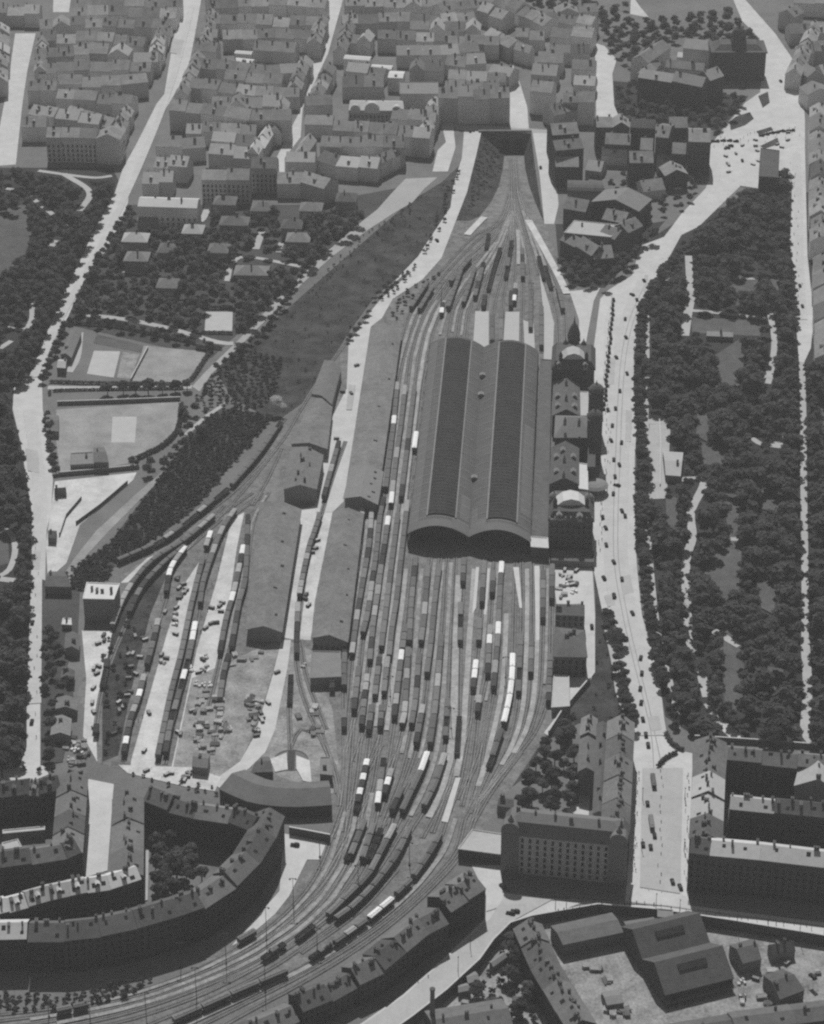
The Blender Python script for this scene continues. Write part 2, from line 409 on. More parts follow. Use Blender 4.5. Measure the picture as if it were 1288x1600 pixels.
# broad areas
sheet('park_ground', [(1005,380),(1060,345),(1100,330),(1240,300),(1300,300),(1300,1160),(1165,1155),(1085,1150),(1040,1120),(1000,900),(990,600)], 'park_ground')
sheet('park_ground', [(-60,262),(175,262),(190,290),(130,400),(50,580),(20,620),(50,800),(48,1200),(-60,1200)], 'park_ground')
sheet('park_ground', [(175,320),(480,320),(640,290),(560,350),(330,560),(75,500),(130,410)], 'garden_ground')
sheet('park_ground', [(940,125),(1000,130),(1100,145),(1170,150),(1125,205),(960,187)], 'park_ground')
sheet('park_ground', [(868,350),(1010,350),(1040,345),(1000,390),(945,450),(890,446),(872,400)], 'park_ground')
sheet('hillside', [(640,315),(690,285),(722,255),(704,324),(664,384),(650,410),(585,465),(545,520),(480,625),(430,660),(360,620),(335,570),(390,535),(480,455)], 'hill', label='dark grassy hillside above the station')  # flat grass; the dimness of a sunless slope is put into its colour
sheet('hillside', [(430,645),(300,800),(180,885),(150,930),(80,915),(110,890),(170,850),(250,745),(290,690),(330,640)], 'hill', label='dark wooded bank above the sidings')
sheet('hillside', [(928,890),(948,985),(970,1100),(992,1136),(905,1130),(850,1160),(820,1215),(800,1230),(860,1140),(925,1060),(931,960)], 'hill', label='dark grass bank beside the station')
sheet('railway_yard', [(712,345),(850,345),(885,440),(905,455),(862,560),(862,880),(910,890),(912,1060),(850,1150),(800,1230),(760,1290),(715,1350),(660,1405),(560,1490),(440,1550),(300,1612),(-40,1640),(-40,1585),(150,1572),(300,1515),(410,1430),(440,1400),(505,1345),(520,1290),(500,1250),(345,1232),(200,1205),(150,1192),(148,1130),(120,1090),(150,985),(190,900),(320,805),(430,672),(480,640),(540,540),(600,480),(680,415)], 'yard', label='grey cinder ground of the railway yard')
# pale loading yards
for q in ([(322,862),(290,910),(262,987),(206,1185),(204,1198),(243,1198),(290,990),(318,880)],
          [(362,812),(338,910),(308,1014),(268,1200),(300,1200),(334,1060),(352,987),(370,857),(382,800)],
          [(187,912),(230,872),(240,868),(200,910),(176,912)], [(128,985),(176,985),(150,1120),(152,1190),(130,1150),(135,1060)],
          [(470,795),(497,790),(487,850),(468,930),(462,1000),(440,995),(455,920)], [(500,800),(520,800),(492,940),(486,1000),(468,1000),(480,900)]):
    sheet('loading_yard', q, 'yard_pale', label='pale swept loading yard')
sheet('loading_yard', [(300,1060),(410,1010),(440,1000),(400,1140),(375,1190),(345,1215),(200,1200),(270,1200)], 'yard_mid', label='mottled storage yard')
sheet('loading_yard', [(445,1000),(485,1015),(520,1110),(530,1200),(520,1240),(440,1215),(400,1190),(430,1130)], 'yard_mid', label='cinder ground of the engine yard')
sheet('loading_yard', [(862,886),(908,886),(911,943),(870,945)], 'pavement', label='pale forecourt north of the station')
sheet('loading_yard', [(863,1053),(913,1053),(891,1092),(862,1110)], 'yard_pale', label='pale yard beside the tracks')
sheet('embankment_floor', [(180,960),(225,900),(262,895),(235,960),(205,1080),(185,1180),(160,1190),(160,1080)], 'hill', label='dark weedy strip between sidings')
# sports grounds
sheet('sports_ground', [(88,640),(282,627),(288,650),(280,672),(255,700),(210,722),(170,730),(95,742),(88,690)], 'sand', label='sandy sports ground')
sheet('sports_court', [(176,651),(214,651),(211,691),(174,691)], 'court', label='pale court in the sports ground')
sheet('sports_ground', [(225,540),(330,550),(297,598),(207,595)], 'sand', label='sandy playing field')
sheet('sports_court', [(147,548),(188,549),(178,590),(136,584)], 'court', label='pale court by the street')
sheet('sports_ground', [(192,550),(218,553),(205,592),(183,590)], 'yard_mid', label='worn playing field')
sheet('lawn', [(152,522),(224,540),(222,551),(146,536)], 'lawn')
sheet('sports_court', [(322,487),(364,487),(363,517),(320,517)], 'court', label='pale square court among trees')
sheet('pale_ground', [(86,752),(214,738),(208,750),(150,800),(125,820),(104,880),(75,905),(72,850)], 'yard_pale', label='pale yard below the sports ground')
sheet('loading_yard', [(256,735),(215,770),(150,830),(118,870),(95,905),(110,910),(135,868),(170,830),(240,760)], 'sand', label='curving pale lane along the wooded bank')
sheet('lawn', [(1080,495),(1190,502),(1188,525),(1082,520)], 'lawn'); sheet('lawn', [(1145,430),(1185,430),(1180,480),(1130,475)], 'lawn')
sheet('lawn', [(1110,560),(1155,530),(1170,560),(1150,620),(1120,610)], 'lawn'); sheet('lawn', [(1130,770),(1165,775),(1150,850),(1140,850)], 'lawn')
sheet('lawn', [(1135,840),(1160,845),(1155,925),(1130,940),(1098,900)], 'lawn', label='striped lawn'); sheet('lawn', [(1130,970),(1160,985),(1165,1090),(1135,1130),(1125,1020)], 'lawn')
sheet('lawn', [(-60,330),(40,320),(60,370),(20,430),(-60,440)], 'lawn'); sheet('lawn', [(-60,810),(12,830),(15,880),(-60,900)], 'lawn')
# ------------------------------------------------------------------ streets
RD = [
 ('street', 'road', [(318,-20),(307,43),(294,110),(267,157),(247,190),(227,234),(204,284),(200,317),(184,360),(160,400),(144,410),(107,494),(77,547),(66,600),(67,640),(72,667),(83,750),(80,800),(72,833),(68,900),(65,967),(63,1100),(63,1198),(30,1200),(42,1167),(42,1100),(48,967),(50,900),(50,800),(33,694),(20,640),(22,606),(50,580),(84,494),(124,410),(144,367),(180,300),(192,264),(214,224),(245,162),(257,147),(270,67),(290,-20)], 'long pale tree-lined street'),
 ('street', 'road', [(24,52),(56,52),(43,110),(35,164),(25,257),(-40,262),(-40,230),(0,197),(12,134)], 'pale street at the left'),
 ('street', 'road', [(84,-10),(112,-10),(108,19),(83,19)], 'pale street end'),
 ('street', 'road', [(515,-15),(540,-15),(513,83),(473,170),(470,214),(445,247),(445,276),(437,276),(432,247),(453,204),(467,177),(493,77)], 'pale street between rows of houses'),
 ('street', 'road', [(726,196),(754,199),(745,240),(730,300),(704,367),(690,403),(660,437),(614,467),(597,497),(580,510),(564,634),(547,724),(537,784),(520,800),(493,800),(493,734),(515,660),(542,607),(545,534),(570,500),(590,467),(654,400),(664,384),(704,324),(709,287),(722,247)], 'broad pale station approach'),
 ('street', 'road', [(832,205),(860,205),(868,260),(873,320),(866,350),(851,350),(843,270)], 'pale street right of the cutting'),
 ('street', 'road', [(797,97),(801,100),(814,134),(824,167),(827,206),(797,206)], 'pale street leading to the tunnel'),
 ('street', 'road2', [(690,192),(860,203),(860,208),(832,208),(749,206),(690,199)], 'cross street over the tunnel'),
 ('forecourt', 'road', [(690,193),(708,193),(712,230),(700,268),(676,268),(684,235),(697,222)], 'pale forecourt'),
 ('street', 'road2', [(634,279),(684,277),(664,294),(645,316),(617,332),(577,358),(519,401),(478,438),(434,482),(382,534),(330,585),(312,612),(300,604),(322,580),(372,532),(425,476),(470,432),(510,394),(567,345),(590,327),(612,302)], 'pale diagonal lane above the hillside'),
 ('street', 'road', [(1140,-15),(1152,-15),(1212,53),(1242,97),(1255,150),(1258,187),(1258,234),(1262,400),(1272,497),(1267,544),(1256,568),(1249,568),(1245,517),(1242,467),(1232,400),(1237,330),(1238,250),(1222,240),(1215,295),(1160,288),(1135,312),(1092,354),(1065,367),(1043,407),(1022,443),(1002,473),(992,510),(990,600),(995,667),(992,717),(992,800),(993,830),(995,880),(1003,960),(1018,1014),(1032,1067),(1037,1117),(1042,1147),(1060,1172),(1082,1177),(1082,1200),(1078,1300),(1075,1414),(1142,1423),(1420,1458),(1420,1480),(1288,1463),(1142,1439),(1028,1422),(935,1414),(908,1411),(870,1425),(830,1432),(797,1443),(771,1469),(749,1500),(697,1548),(644,1589),(598,1622),(530,1650),(520,1630),(563,1600),(630,1554),(697,1494),(759,1434),(760,1400),(737,1352),(785,1352),(785,1395),(860,1404),(977,1410),(983,1334),(987,1200),(992,1134),(968,1100),(958,1027),(948,987),(926,883),(926,800),(930,767),(940,730),(940,607),(928,600),(928,543),(938,467),(951,453),(988,430),(1001,384),(1038,370),(1065,334),(1103,294),(1108,280),(1110,227),(1118,217),(1165,160),(1188,144),(1192,100),(1187,60),(1160,33)], 'broad pale boulevard beside the station'),
 ('street', 'road', [(908,888),(926,888),(930,960),(930,1050),(918,1067),(858,1150),(850,1145),(891,1092),(913,1050),(911,943)], 'pale service road below the station'),
 ('street', 'road', [(890,455),(938,450),(928,470),(915,540),(905,545),(905,500)], 'pale forecourt south of the station'),
 ('street', 'road', [(440,1000),(455,1000),(450,1040),(440,1090),(430,1140),(415,1175),(390,1200),(345,1232),(330,1222),(375,1190),(398,1150),(410,1110),(425,1060)], 'pale yard road'),
 ('street', 'road', [(138,1217),(178,1225),(168,1360),(130,1372)], 'pale street between tenements'),
 ('street', 'road', [(443,1302),(513,1317),(503,1343),(480,1343),(452,1400),(430,1428),(402,1452),(378,1470),(362,1478),(395,1440),(437,1392)], 'pale lane along the railway curve'),
 ('street', 'road', [(905,1200),(912,1180),(916,1215),(924,1215),(920,1275),(890,1275),(885,1262),(905,1255)], 'pale courtyard behind the hotel'),
 ('street', 'road', [(930,67),(945,72),(964,93),(957,115),(960,165),(968,184),(932,184)], 'pale street at the foot of the park'),
 ('street', 'road', [(986,-10),(1000,10),(1015,28),(1000,25),(985,22)], 'pale lane in the trees'),
 ('street', 'road', [(1116,1130),(1135,1128),(1163,1150),(1160,1156),(1140,1152)], 'pale park entrance'),
]
for nm, m, px, lab in RD: sheet(nm, px, m, label=lab)
sheet('street', [(-40,1198),(70,1196),(76,1210),(42,1224),(-40,1226)], 'road', label='pale street corner at the lower left')
sheet('loading_yard', [(185,1195),(300,1199),(346,1214),(336,1236),(290,1229),(200,1208)], 'yard_pale', label='pale ground behind the lower left tenements')
# paths
PT = [
 ([(60,267),(110,274),(150,278),(175,275)],4), ([(100,272),(140,300),(125,330)],5), ([(10,295),(35,300),(70,325),(105,355)],4), ([(80,385),(90,376)],5),
 ([(130,492),(200,500),(270,515),(340,535),(365,537)],5), ([(75,606),(150,607),(300,605)],5), ([(125,520),(120,560),(108,582)],5),
 ([(0,510),(35,515),(50,500),(50,470)],4), ([(0,545),(18,533)],4), ([(0,822),(18,835),(24,860),(15,890),(0,900)],3.5), ([(0,905),(25,908)],5),
 ([(1080,465),(1075,490),(1070,525)],6), ([(1075,485),(1130,490),(1195,499)],4), ([(1110,523),(1145,526)],6), ([(1200,475),(1210,530),(1205,580),(1200,600)],4),
 ([(1012,590),(1010,640),(1012,700)],3), ([(1076,400),(1078,440),(1080,465)],5), ([(1146,436),(1180,436)],3), ([(1145,393),(1200,400)],5),
 ([(1012,655),(1030,660),(1030,690),(1026,760),(1030,780)],13), ([(1030,748),(1058,750)],4), ([(1060,750),(1100,752),(1080,800),(1082,840),(1072,880),(1074,960),(1078,1000),(1085,1020)],5),
 ([(1253,566),(1255,640),(1256,760),(1258,900),(1258,1000)],4), ([(1258,1000),(1262,1080),(1258,1140),(1268,1160)],5), ([(1217,680),(1210,700)],9), ([(1175,685),(1195,697),(1215,690)],4),
 ([(1142,843),(1157,843)],4), ([(1115,986),(1156,1010)],5), ([(1095,1050),(1105,1090)],5), ([(1105,1100),(1125,1130)],4),
 ([(1012,815),(1016,880),(1024,960),(1032,1010),(1045,1060),(1055,1100),(1058,1140)],3.5), ([(1010,430),(1012,500),(1012,560)],2.5), ([(1038,440),(1060,420)],3),
 ([(1196,585),(1202,590)],7), ([(1074,606),(1066,612)],5), ([(1168,618),(1178,625)],5), ([(1196,570),(1205,592)],3),
 ([(950,985),(962,1040),(970,1090),(990,1110)],4), ([(290,680),(325,650),(355,630)],3), ([(225,350),(290,345),(315,345),(330,310)],5),
 ([(185,423),(225,428)],5), ([(355,440),(362,415),(385,402),(470,417)],4), ([(410,362),(400,390)],5), ([(440,380),(435,395)],4),
]
for q, w in PT: strip('path', q, w, 'path', label='pale gravel path')
# raised pavements and markings on the boulevard
def pave(px, label='pale raised pavement with stone kerb'):
    L = [[U2(p) for p in px]]; tris = fill2d('pavement', L, 'pavement', .0)
    n = len(L[0]); A = sum(a.x*b.y - a.y*b.x for a, b in zip(L[0], L[0][1:] + L[0][:1]))
    if A < 0: L[0].reverse()
    polys = tessellate_polygon([[Vector((p.x,p.y,0)) for p in L[0]]])
    v = [(p.x,p.y,.24) for p in L[0]] + [(p.x,p.y,.0) for p in L[0]]
    f = [tuple(t) if (Vector(v[t[1]])-Vector(v[t[0]])).cross(Vector(v[t[2]])-Vector(v[t[0]])).z > 0 else tuple(t)[::-1] for t in polys]
    k = len(f); f += [(n+i, n+(i+1)%n, (i+1)%n, i) for i in range(n)]
    bpy.data.meshes.remove(tris)
    tag(ob('pavement', me('pavement', v, f, ['pavement','kerb'], [0]*k + [1]*n)), label, None, None, 'structure')
pave([(988,1200),(1003,1200),(1001,1290),(1000,1330),(998,1370),(990,1385),(981,1388),(984,1334)])
pave([(1070,1200),(1082,1200),(1078,1300),(1076,1408),(1066,1398),(1066,1320)])
pave([(1142,1431),(1420,1467),(1420,1479),(1288,1462),(1142,1438),(1028,1421),(990,1418),(992,1414)])
pave([(927,610),(941,608),(948,640),(944,720),(938,790),(936,884),(927,884),(928,800),(941,732)])
pave([(931,545),(939,470),(952,458),(957,462),(946,500),(943,560),(942,600),(930,600)])
for q in ([(1027,1205),(1031,1205),(1029,1245),(1025,1245)], [(1024,1285),(1027,1285),(1026,1310),(1022,1310)], [(1030,1152),(1040,1160),(1060,1178),(1045,1190),(1028,1205),(1040,1185)]):
    pave(q, 'narrow tram island in the boulevard')
for q in ([(1022,1210),(1018,1300),(1014,1392)], [(1040,1215),(1036,1310),(1034,1395)]): strip('tram_track', q, .4, 'rail_road', label='tram rails in the boulevard')
strip('tram_track', [(760,1425),(850,1400),(1000,1412),(1142,1430),(1300,1450)], .4, 'rail_road', label='tram rails in the street')
# dark garden beds in the square
for q in ([(1140,190),(1150,182),(1172,175),(1178,185),(1165,195),(1142,203)], [(1182,205),(1205,198),(1208,203),(1186,210)], [(1188,228),(1215,215),(1218,224),(1195,232)], [(1185,150),(1200,143),(1203,160),(1192,168)]):
    sheet('flower_bed', q, 'hill', label='dark planted island in the square')
# station platforms seen beyond and before the hall
for q in ([(743,486),(764,486),(764,545),(739,545)], [(790,487),(812,487),(811,545),(786,545)], [(843,425),(857,470),(866,505),(864,562),(850,562),(850,495)], [(818,500),(834,505),(836,545),(820,545)],
          [(802,886),(811,886),(816,950),(812,950)], [(744,886),(749,886),(744,950),(738,960)], [(761,888),(766,888),(760,960),(756,960)], [(835,884),(843,884),(843,1000),(838,1000)], [(712,1215),(720,1215),(700,1285),(690,1283)]):
    sheet('platform', q, 'pale_platform' if q[0][1] < 600 else 'pavement', z=.62, label='pale station platform')

# ================================================================== CITY ROWS
CR = [ # px, desc, kwargs
 ([(-20,22),(62,22)],'row closing the left street',{}), ([(112,12),(285,10)],'farthest row left of the long street',{}),
 ([(62,44),(160,40),(262,46)],'second row left of the long street',{}), ([(60,89),(140,85),(200,88)],'courtyard row left of the long street',{}),
 ([(208,97),(247,97)],'pale short row beside the long street',{'tone':'roof_pale'}), ([(43,142),(88,143)],'short row right of the left street',{}),
 ([(90,134),(190,134),(232,130)],'fourth row left of the long street',{}), ([(88,156),(150,159),(205,164)],'fifth row left of the long street',{}),
 ([(45,176),(85,184),(155,191)],'bright gabled row above the park',{'tone':'roof_pale','dorm':1}), ([(33,200),(72,200)],'low row near the park corner',{}),
 ([(72,213),(150,215),(187,217)],'tall row facing the left park',{'h':23,'win':4}), ([(268,35),(250,95)],'row lining the long street',{'depth':11}),
 ([(209,172),(190,214)],'lower row lining the long street',{'depth':10}), ([(62,66),(150,66),(225,70)],'third row left of the long street',{}),
 ([(60,112),(140,110),(235,112)],'grey row behind the fourth row',{}), ([(110,26),(200,24),(275,26)],'low roofs left of the long street top',{}),
 ([(322,12),(420,8),(508,14)],'farthest row right of the long street',{}), ([(318,36),(400,38),(502,42)],'second row right of the long street',{}),
 ([(304,80),(338,82)],'short row beside the long street',{}), ([(348,60),(430,58),(490,62)],'third row right of the long street',{}),
 ([(305,58),(340,58)],'short dark row beside the long street',{}), ([(366,86),(393,88)],'upper white back building',{'tone':'roof_white','rise':1,'depth':7,'chim':0}),
 ([(366,98),(394,101)],'lower white back building',{'tone':'roof_white','rise':1,'depth':7,'chim':0}), ([(304,104),(368,111),(410,118),(478,114)],'fourth row right of the long street',{}),
 ([(295,137),(340,142),(398,150),(468,150)],'fifth row right of the long street',{}), ([(264,173),(312,177),(350,183),(390,190),(455,190)],'sixth row right of the long street',{'h':19}),
 ([(290,206),(400,208)],'low row behind the bright gable end',{}), ([(243,231),(285,232),(322,229)],'dark row at the street bend',{}),
 ([(325,240),(365,243),(402,245)],'grey row left of the bright roof',{'tone':'roof_pale','dorm':1}), ([(403,243),(428,203)],'bright sloping row by the middle street',{'tone':'roof_white','depth':9}),
 ([(222,284),(270,285)],'row with the triangular gable',{'tone':'roof_pale'}), ([(240,259),(293,263)],'dormered row beside the villas',{'tone':'roof_pale','dorm':2}),
 ([(315,281),(390,282)],'long row above the villas',{'h':20,'win':4}), ([(392,262),(432,263)],'tall house beside the middle street',{'h':22,'win':4}),
 ([(215,325),(308,328)],'bright roofed school beside the long street',{'tone':'roof_white','h':20,'seg':60,'chim':3,'rise':3,'cat':'school','win':3,'wsp':3.6}),
 ([(540,12),(600,10),(690,12)],'farthest row right of the middle street',{}), ([(572,4),(606,4)],'white roofs at the top of the middle',{'tone':'roof_white','rise':1,'chim':0}),
 ([(535,38),(620,36),(690,37),(745,32)],'second row right of the middle street',{}), ([(590,61),(650,62),(716,63)],'row of pale gables right of the middle street',{'dorm':1,'tone':'roof_pale'}),
 ([(532,64),(578,68)],'short row beside the middle street',{}), ([(537,94),(578,97)],'first white workshop',{'tone':'roof_white','rise':.8,'depth':8,'chim':0}),
 ([(579,104),(612,106)],'second white workshop',{'tone':'roof_white','rise':.8,'depth':8,'chim':0}), ([(606,121),(630,122)],'third white workshop',{'tone':'roof_white','rise':.8,'depth':14,'chim':0}),
 ([(640,108),(692,110)],'pale row behind the big hall',{}), ([(625,147),(685,147)],'big grey flat hall',{'tone':'roof_felt','depth':26,'seg':60,'roof':'flat','chim':1}),
 ([(695,98),(728,102),(760,100)],'dark gabled row above the tunnel street',{}), ([(762,111),(796,118)],'houses stepping towards the tunnel street',{}),
 ([(478,166),(520,164)],'row left of the ornate school',{}), ([(476,193),(520,194)],'lower row left of the ornate school',{}),
 ([(520,203),(575,206),(620,210),(672,214)],'row facing the dark lane',{'h':19}), ([(673,213),(690,160)],'pale row turning the corner',{'tone':'roof_pale','depth':10}),
 ([(685,152),(740,153),(797,152)],'tall dark row beyond the tunnel',{'h':24,'depth':16}), ([(500,228),(565,232),(632,233)],'row below the dark lane',{'h':18}),
 ([(446,250),(492,251)],'row above the villa gardens',{}), ([(495,247),(525,257),(560,260),(590,263)],'stepped row above the villa gardens',{'tones':['roof_slate','roof_pale','roof_pale']}),
 ([(595,256),(630,238)],'corner houses above the hillside',{'depth':10}), ([(433,286),(470,286),(507,297)],'lowest row above the villa gardens',{}),
 ([(535,135),(600,135)],'row behind the ornate school',{}), ([(700,125),(790,128)],'roofs behind the tall dark row',{}),
 ([(620,85),(690,84),(750,80)],'roofs above the white workshops',{}),
 ([(790,10),(850,40)],'row slanting along the top centre',{}), ([(802,76),(827,83)],'white gable by the tunnel street',{'tone':'roof_white','depth':8}),
 ([(828,140),(862,143)],'tall house right of the tunnel street',{'h':23,'depth':22,'tone':'roof_slate'}), ([(860,55),(925,62)],'long roof above the park corner',{'depth':18}),
 ([(860,79),(922,81)],'bright strip roof',{'tone':'roof_pale','depth':9}), ([(870,22),(935,20)],'row at the top of the park corner',{}),
 ([(893,108),(930,110)],'gabled houses beside the short wide street',{}), ([(896,129),(930,131)],'pale gabled house beside the short wide street',{'tone':'roof_pale'}),
 ([(880,161),(930,162)],'large house beside the short wide street',{'h':20}), ([(866,180),(905,172)],'house behind the row of gables',{}),
 ([(863,208),(905,205)],'house with steep gables near the tunnel',{}), ([(868,237),(912,233)],'dark fronted gabled house near the tunnel',{'h':22}),
 ([(932,199),(984,199)],'grey back row beside the square',{'h':20}), ([(985,198),(1024,200)],'bright roofed back row beside the square',{'tone':'roof_white','depth':7}),
 ([(1025,215),(1045,217)],'narrow wing beside the square',{'depth':26,'h':22}), ([(1076,220),(1111,221)],'tall gabled corner house on the square',{'win':5,'h':24,'depth':26,'seg':40}),
 ([(1046,202),(1075,202)],'recessed house beside the square',{}), ([(984,252),(1022,252)],'tall back wing in shade',{'h':20}), ([(1026,257),(1074,259)],'lower back wing in shade',{'h':9}),
 ([(940,244),(980,246)],'small pale back building',{'h':9,'tone':'roof_pale','depth':6}),
 ([(997,120),(1050,128),(1097,138)],'front wing of the courtyard palace',{'depth':13,'h':25,'walls':'wall_dark','seg':60,'tone':'roof_pale'}), ([(998,115),(1012,96)],'left wing of the courtyard palace',{'flip':True,'depth':11,'tone':'roof_slate'}),
 ([(1012,97),(1048,72)],'slanting wing of the courtyard palace',{'depth':15,'h':20,'seg':60,'tone':'roof_slate'}), ([(1068,73),(1118,78)],'back wing of the courtyard palace',{'depth':15,'h':22,'seg':60,'tone':'roof_pale'}),
 ([(1040,104),(1100,110)],'inner wing of the courtyard palace',{'depth':9,'seg':60,'h':11}), ([(1058,90),(1105,93)],'white roofed hall in the palace courtyard',{'tone':'roof_white','depth':11,'h':12,'rise':2,'seg':60}), ([(1108,128),(1130,120)],'corner pavilion of the courtyard palace',{'depth':14,'h':25,'walls':'wall_dark'}),
 ([(925,318),(998,333)],'long grey back building by the gardens',{'h':15,'walls':'wall_dark','depth':24,'seg':40,'tone':'roof_felt'}), ([(960,376),(1004,354)],'slanting house in the gardens',{'depth':14,'h':17,'walls':'wall_dark','tone':'roof_slate'}),
 ([(1216,24),(1240,30)],'house beyond the curving street',{}), ([(1250,82),(1300,80)],'second house beyond the curving street',{}), ([(1262,118),(1305,112)],'third house beyond the curving street',{}),
 ([(1240,5),(1300,8)],'top right house',{}), ([(1234,50),(1300,48)],'upper house beyond the curving street',{}), ([(1262,150),(1300,146)],'house at the edge of the curving street',{}),
 ([(1268,380),(1264,170)],'row along the right edge',{'flip':True,'seg':24,'tones':['far_roof_dark','roof_slate','far_roof','roof_tile'],'depth':14,'h':15,'where':'from near end'}), ([(1276,560),(1270,400)],'lower row along the right edge',{'flip':True,'seg':26,'tones':['roof_tile','far_roof_dark','roof_slate'],'depth':16,'h':15,'where':'from near end'}),
]
SPIN[0] = .05
CR += [
 ([(272,150),(300,90)],'row on the right side of the long street',{'flip':True,'depth':11}), ([(308,75),(322,20)],'upper row on the right side of the long street',{'flip':True,'depth':11}),
 ([(513,30),(500,70)],'row on the left side of the middle street',{'depth':11}), ([(488,95),(470,140)],'lower row on the left side of the middle street',{'depth':11}), ([(520,80),(540,25)],'row on the right side of the middle street',{'flip':True,'depth':11}),
 ([(482,150),(505,105)],'lower row on the right side of the middle street',{'flip':True,'depth':11}), ([(455,160),(440,205)],'short row on the left side of the middle street',{'depth':11}), ([(458,240),(475,215)],'short row on the right side of the middle street',{'flip':True,'depth':10}),
 ([(395,75),(460,80)],'courtyard row of the upper block',{}), ([(350,126),(440,132)],'courtyard row of the middle block',{}), ([(330,165),(440,168)],'courtyard row of the sixth row',{}), ([(330,222),(395,226)],'courtyard row above the grey row',{}), ([(100,180),(170,200)],'low courtyard row above the park',{'h':10}),
 ([(610,185),(660,190)],'courtyard row right of the ornate school',{}), ([(560,218),(630,222)],'courtyard row below the dark lane',{'h':11}), ([(540,112),(600,118)],'courtyard row behind the white workshops',{'h':11}), ([(640,45),(750,48)],'courtyard row at the top centre',{}), ([(700,70),(780,72)],'row of roofs left of the top centre lane',{}),
 ([(745,18),(785,30)],'row facing the slanting row',{}), ([(755,55),(795,75)],'stepped row above the tunnel street',{}), ([(700,140),(780,142)],'low roofs behind the tall dark row',{'h':12}), ([(805,60),(850,62)],'house row right of the top lane',{}), ([(840,95),(880,97)],'row between the lane and the gabled houses',{}), ([(830,115),(870,118)],'second row between the lane and the gabled houses',{}),
 ([(850,30),(925,42)],'row above the long roof',{}), ([(690,22),(790,2)],'row at the top right of the centre',{}), ([(945,226),(985,228)],'rear wing left of the square',{'h':18,'walls':'wall_dark'}), ([(1000,232),(1020,233)],'rear wing between tall houses',{'h':20,'walls':'wall_dark','depth':20}), ([(1050,240),(1072,241)],'rear wing beside the corner house',{'h':20,'walls':'wall_dark','depth':18}),
 ([(876,372),(900,384),(925,400)],'dark front wing in the gardens',{'h':15,'walls':'wall_dark','depth':12,'tone':'roof_slate'}), ([(928,402),(960,400)],'dark gabled wing above the station wood',{'h':15,'walls':'wall_dark','depth':20,'tone':'roof_slate'}), ([(940,345),(975,352)],'tall rear house in the gardens',{'h':17,'walls':'wall_dark','tone':'roof_slate'}), ([(1005,300),(1040,296)],'low house in the back gardens',{'h':9}), ([(1040,275),(1075,272)],'rear house below the corner house',{'h':14,'walls':'wall_dark'}), ([(880,328),(915,334)],'tall house behind the flat roof',{'h':16,'walls':'wall_dark','tone':'roof_slate'}), ([(915,262),(940,265)],'low rear wing near the barrel hall',{'h':9}), ([(868,262),(905,262)],'dark rear house above the barrel hall',{'h':18,'walls':'wall_dark'}),
 ([(1285,40),(1250,120)],'row far right beyond the curving street',{'depth':12}), ([(15,45),(12,130)],'row on the left of the left street',{'depth':14}), ([(52,112),(58,60)],'row on the right of the left street',{'flip':True,'depth':10}),
]
for px, d, k in CR:
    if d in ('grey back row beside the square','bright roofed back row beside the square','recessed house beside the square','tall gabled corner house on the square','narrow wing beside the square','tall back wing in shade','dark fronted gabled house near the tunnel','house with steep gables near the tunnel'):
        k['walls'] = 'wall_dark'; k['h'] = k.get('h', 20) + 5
    k = dict(k); h = k.pop('h', 14) - 2.0; dp = k.pop('depth', 17)
    k['tone'] = {'roof_slate':'far_roof_dark','roof_pale':'far_roof_pale'}.get(k.get('tone'), k.get('tone'))
    k.setdefault('chim', R.choice((1,2))); k.setdefault('hj', 2.2)
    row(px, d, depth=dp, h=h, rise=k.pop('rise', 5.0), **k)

WALLS[0] = ['wall_pale', 'haze_wall']; SPIN[0] = 0
# ornate white school with stepped gables
q = [U2(p, 15) for p in ((545,172),(632,173),(628,158),(549,157))]
T = quadhouse(*q, 15, 3.5, 'school', 'ornate white school with three rounded gables above the dark lane', 'school', mw='wall_pale', mr='roof_pale', chim=2, win=3, wmesh=WIND)
c = sum(q, Vector((0,0))) / 4; e = (q[1]-q[0]).normalized(); az = math.atan2(e.y, e.x)
for tt, s in ((.12,1.0),(.42,1.5),(.86,.9)):
    p = q[0].lerp(q[1], tt) - c; b = MB()
    b.prism([(-4*s,-2)] + [(4*s*math.cos(math.pi - a*math.pi/8), 4.5*s*math.sin(a*math.pi/8)) for a in range(9)] + [(4*s,-2)], -.8, 4)
    ob('gable', b.mesh('gable', 'roof_pale'), T, (p.x, p.y, 15), az)
# domed museum
T = thing('museum', 'dark domed museum above the square', 'museum', tuple(U(1150,118)))
b = MB(); b.box(-22,22,-12,14,0,24); ob('wall', b.mesh('wall', 'wall_dark'), T)
b = MB(); b.box(-23,23,-13,15,24,25); b.add([(-20,-10,25),(20,-10,25),(20,12,25),(-20,12,25),(-15,-5,29),(15,-5,29),(15,7,29),(-15,7,29)], [(0,1,5,4),(1,2,6,5),(2,3,7,6),(3,0,4,7),(4,5,6,7)])
ob('roof', b.mesh('roof', 'roof_dark'), T)
b = MB(); b.box(-6,6,-6,6,27,33); b.lathe((0,0,0), [(6.2,33),(6.4,34),(5.8,37),(4.4,40),(2.2,42),(1.2,43),(.8,44),(.1,46)], 12)
ob('dome', b.mesh('dome', 'roof_dark'), T)
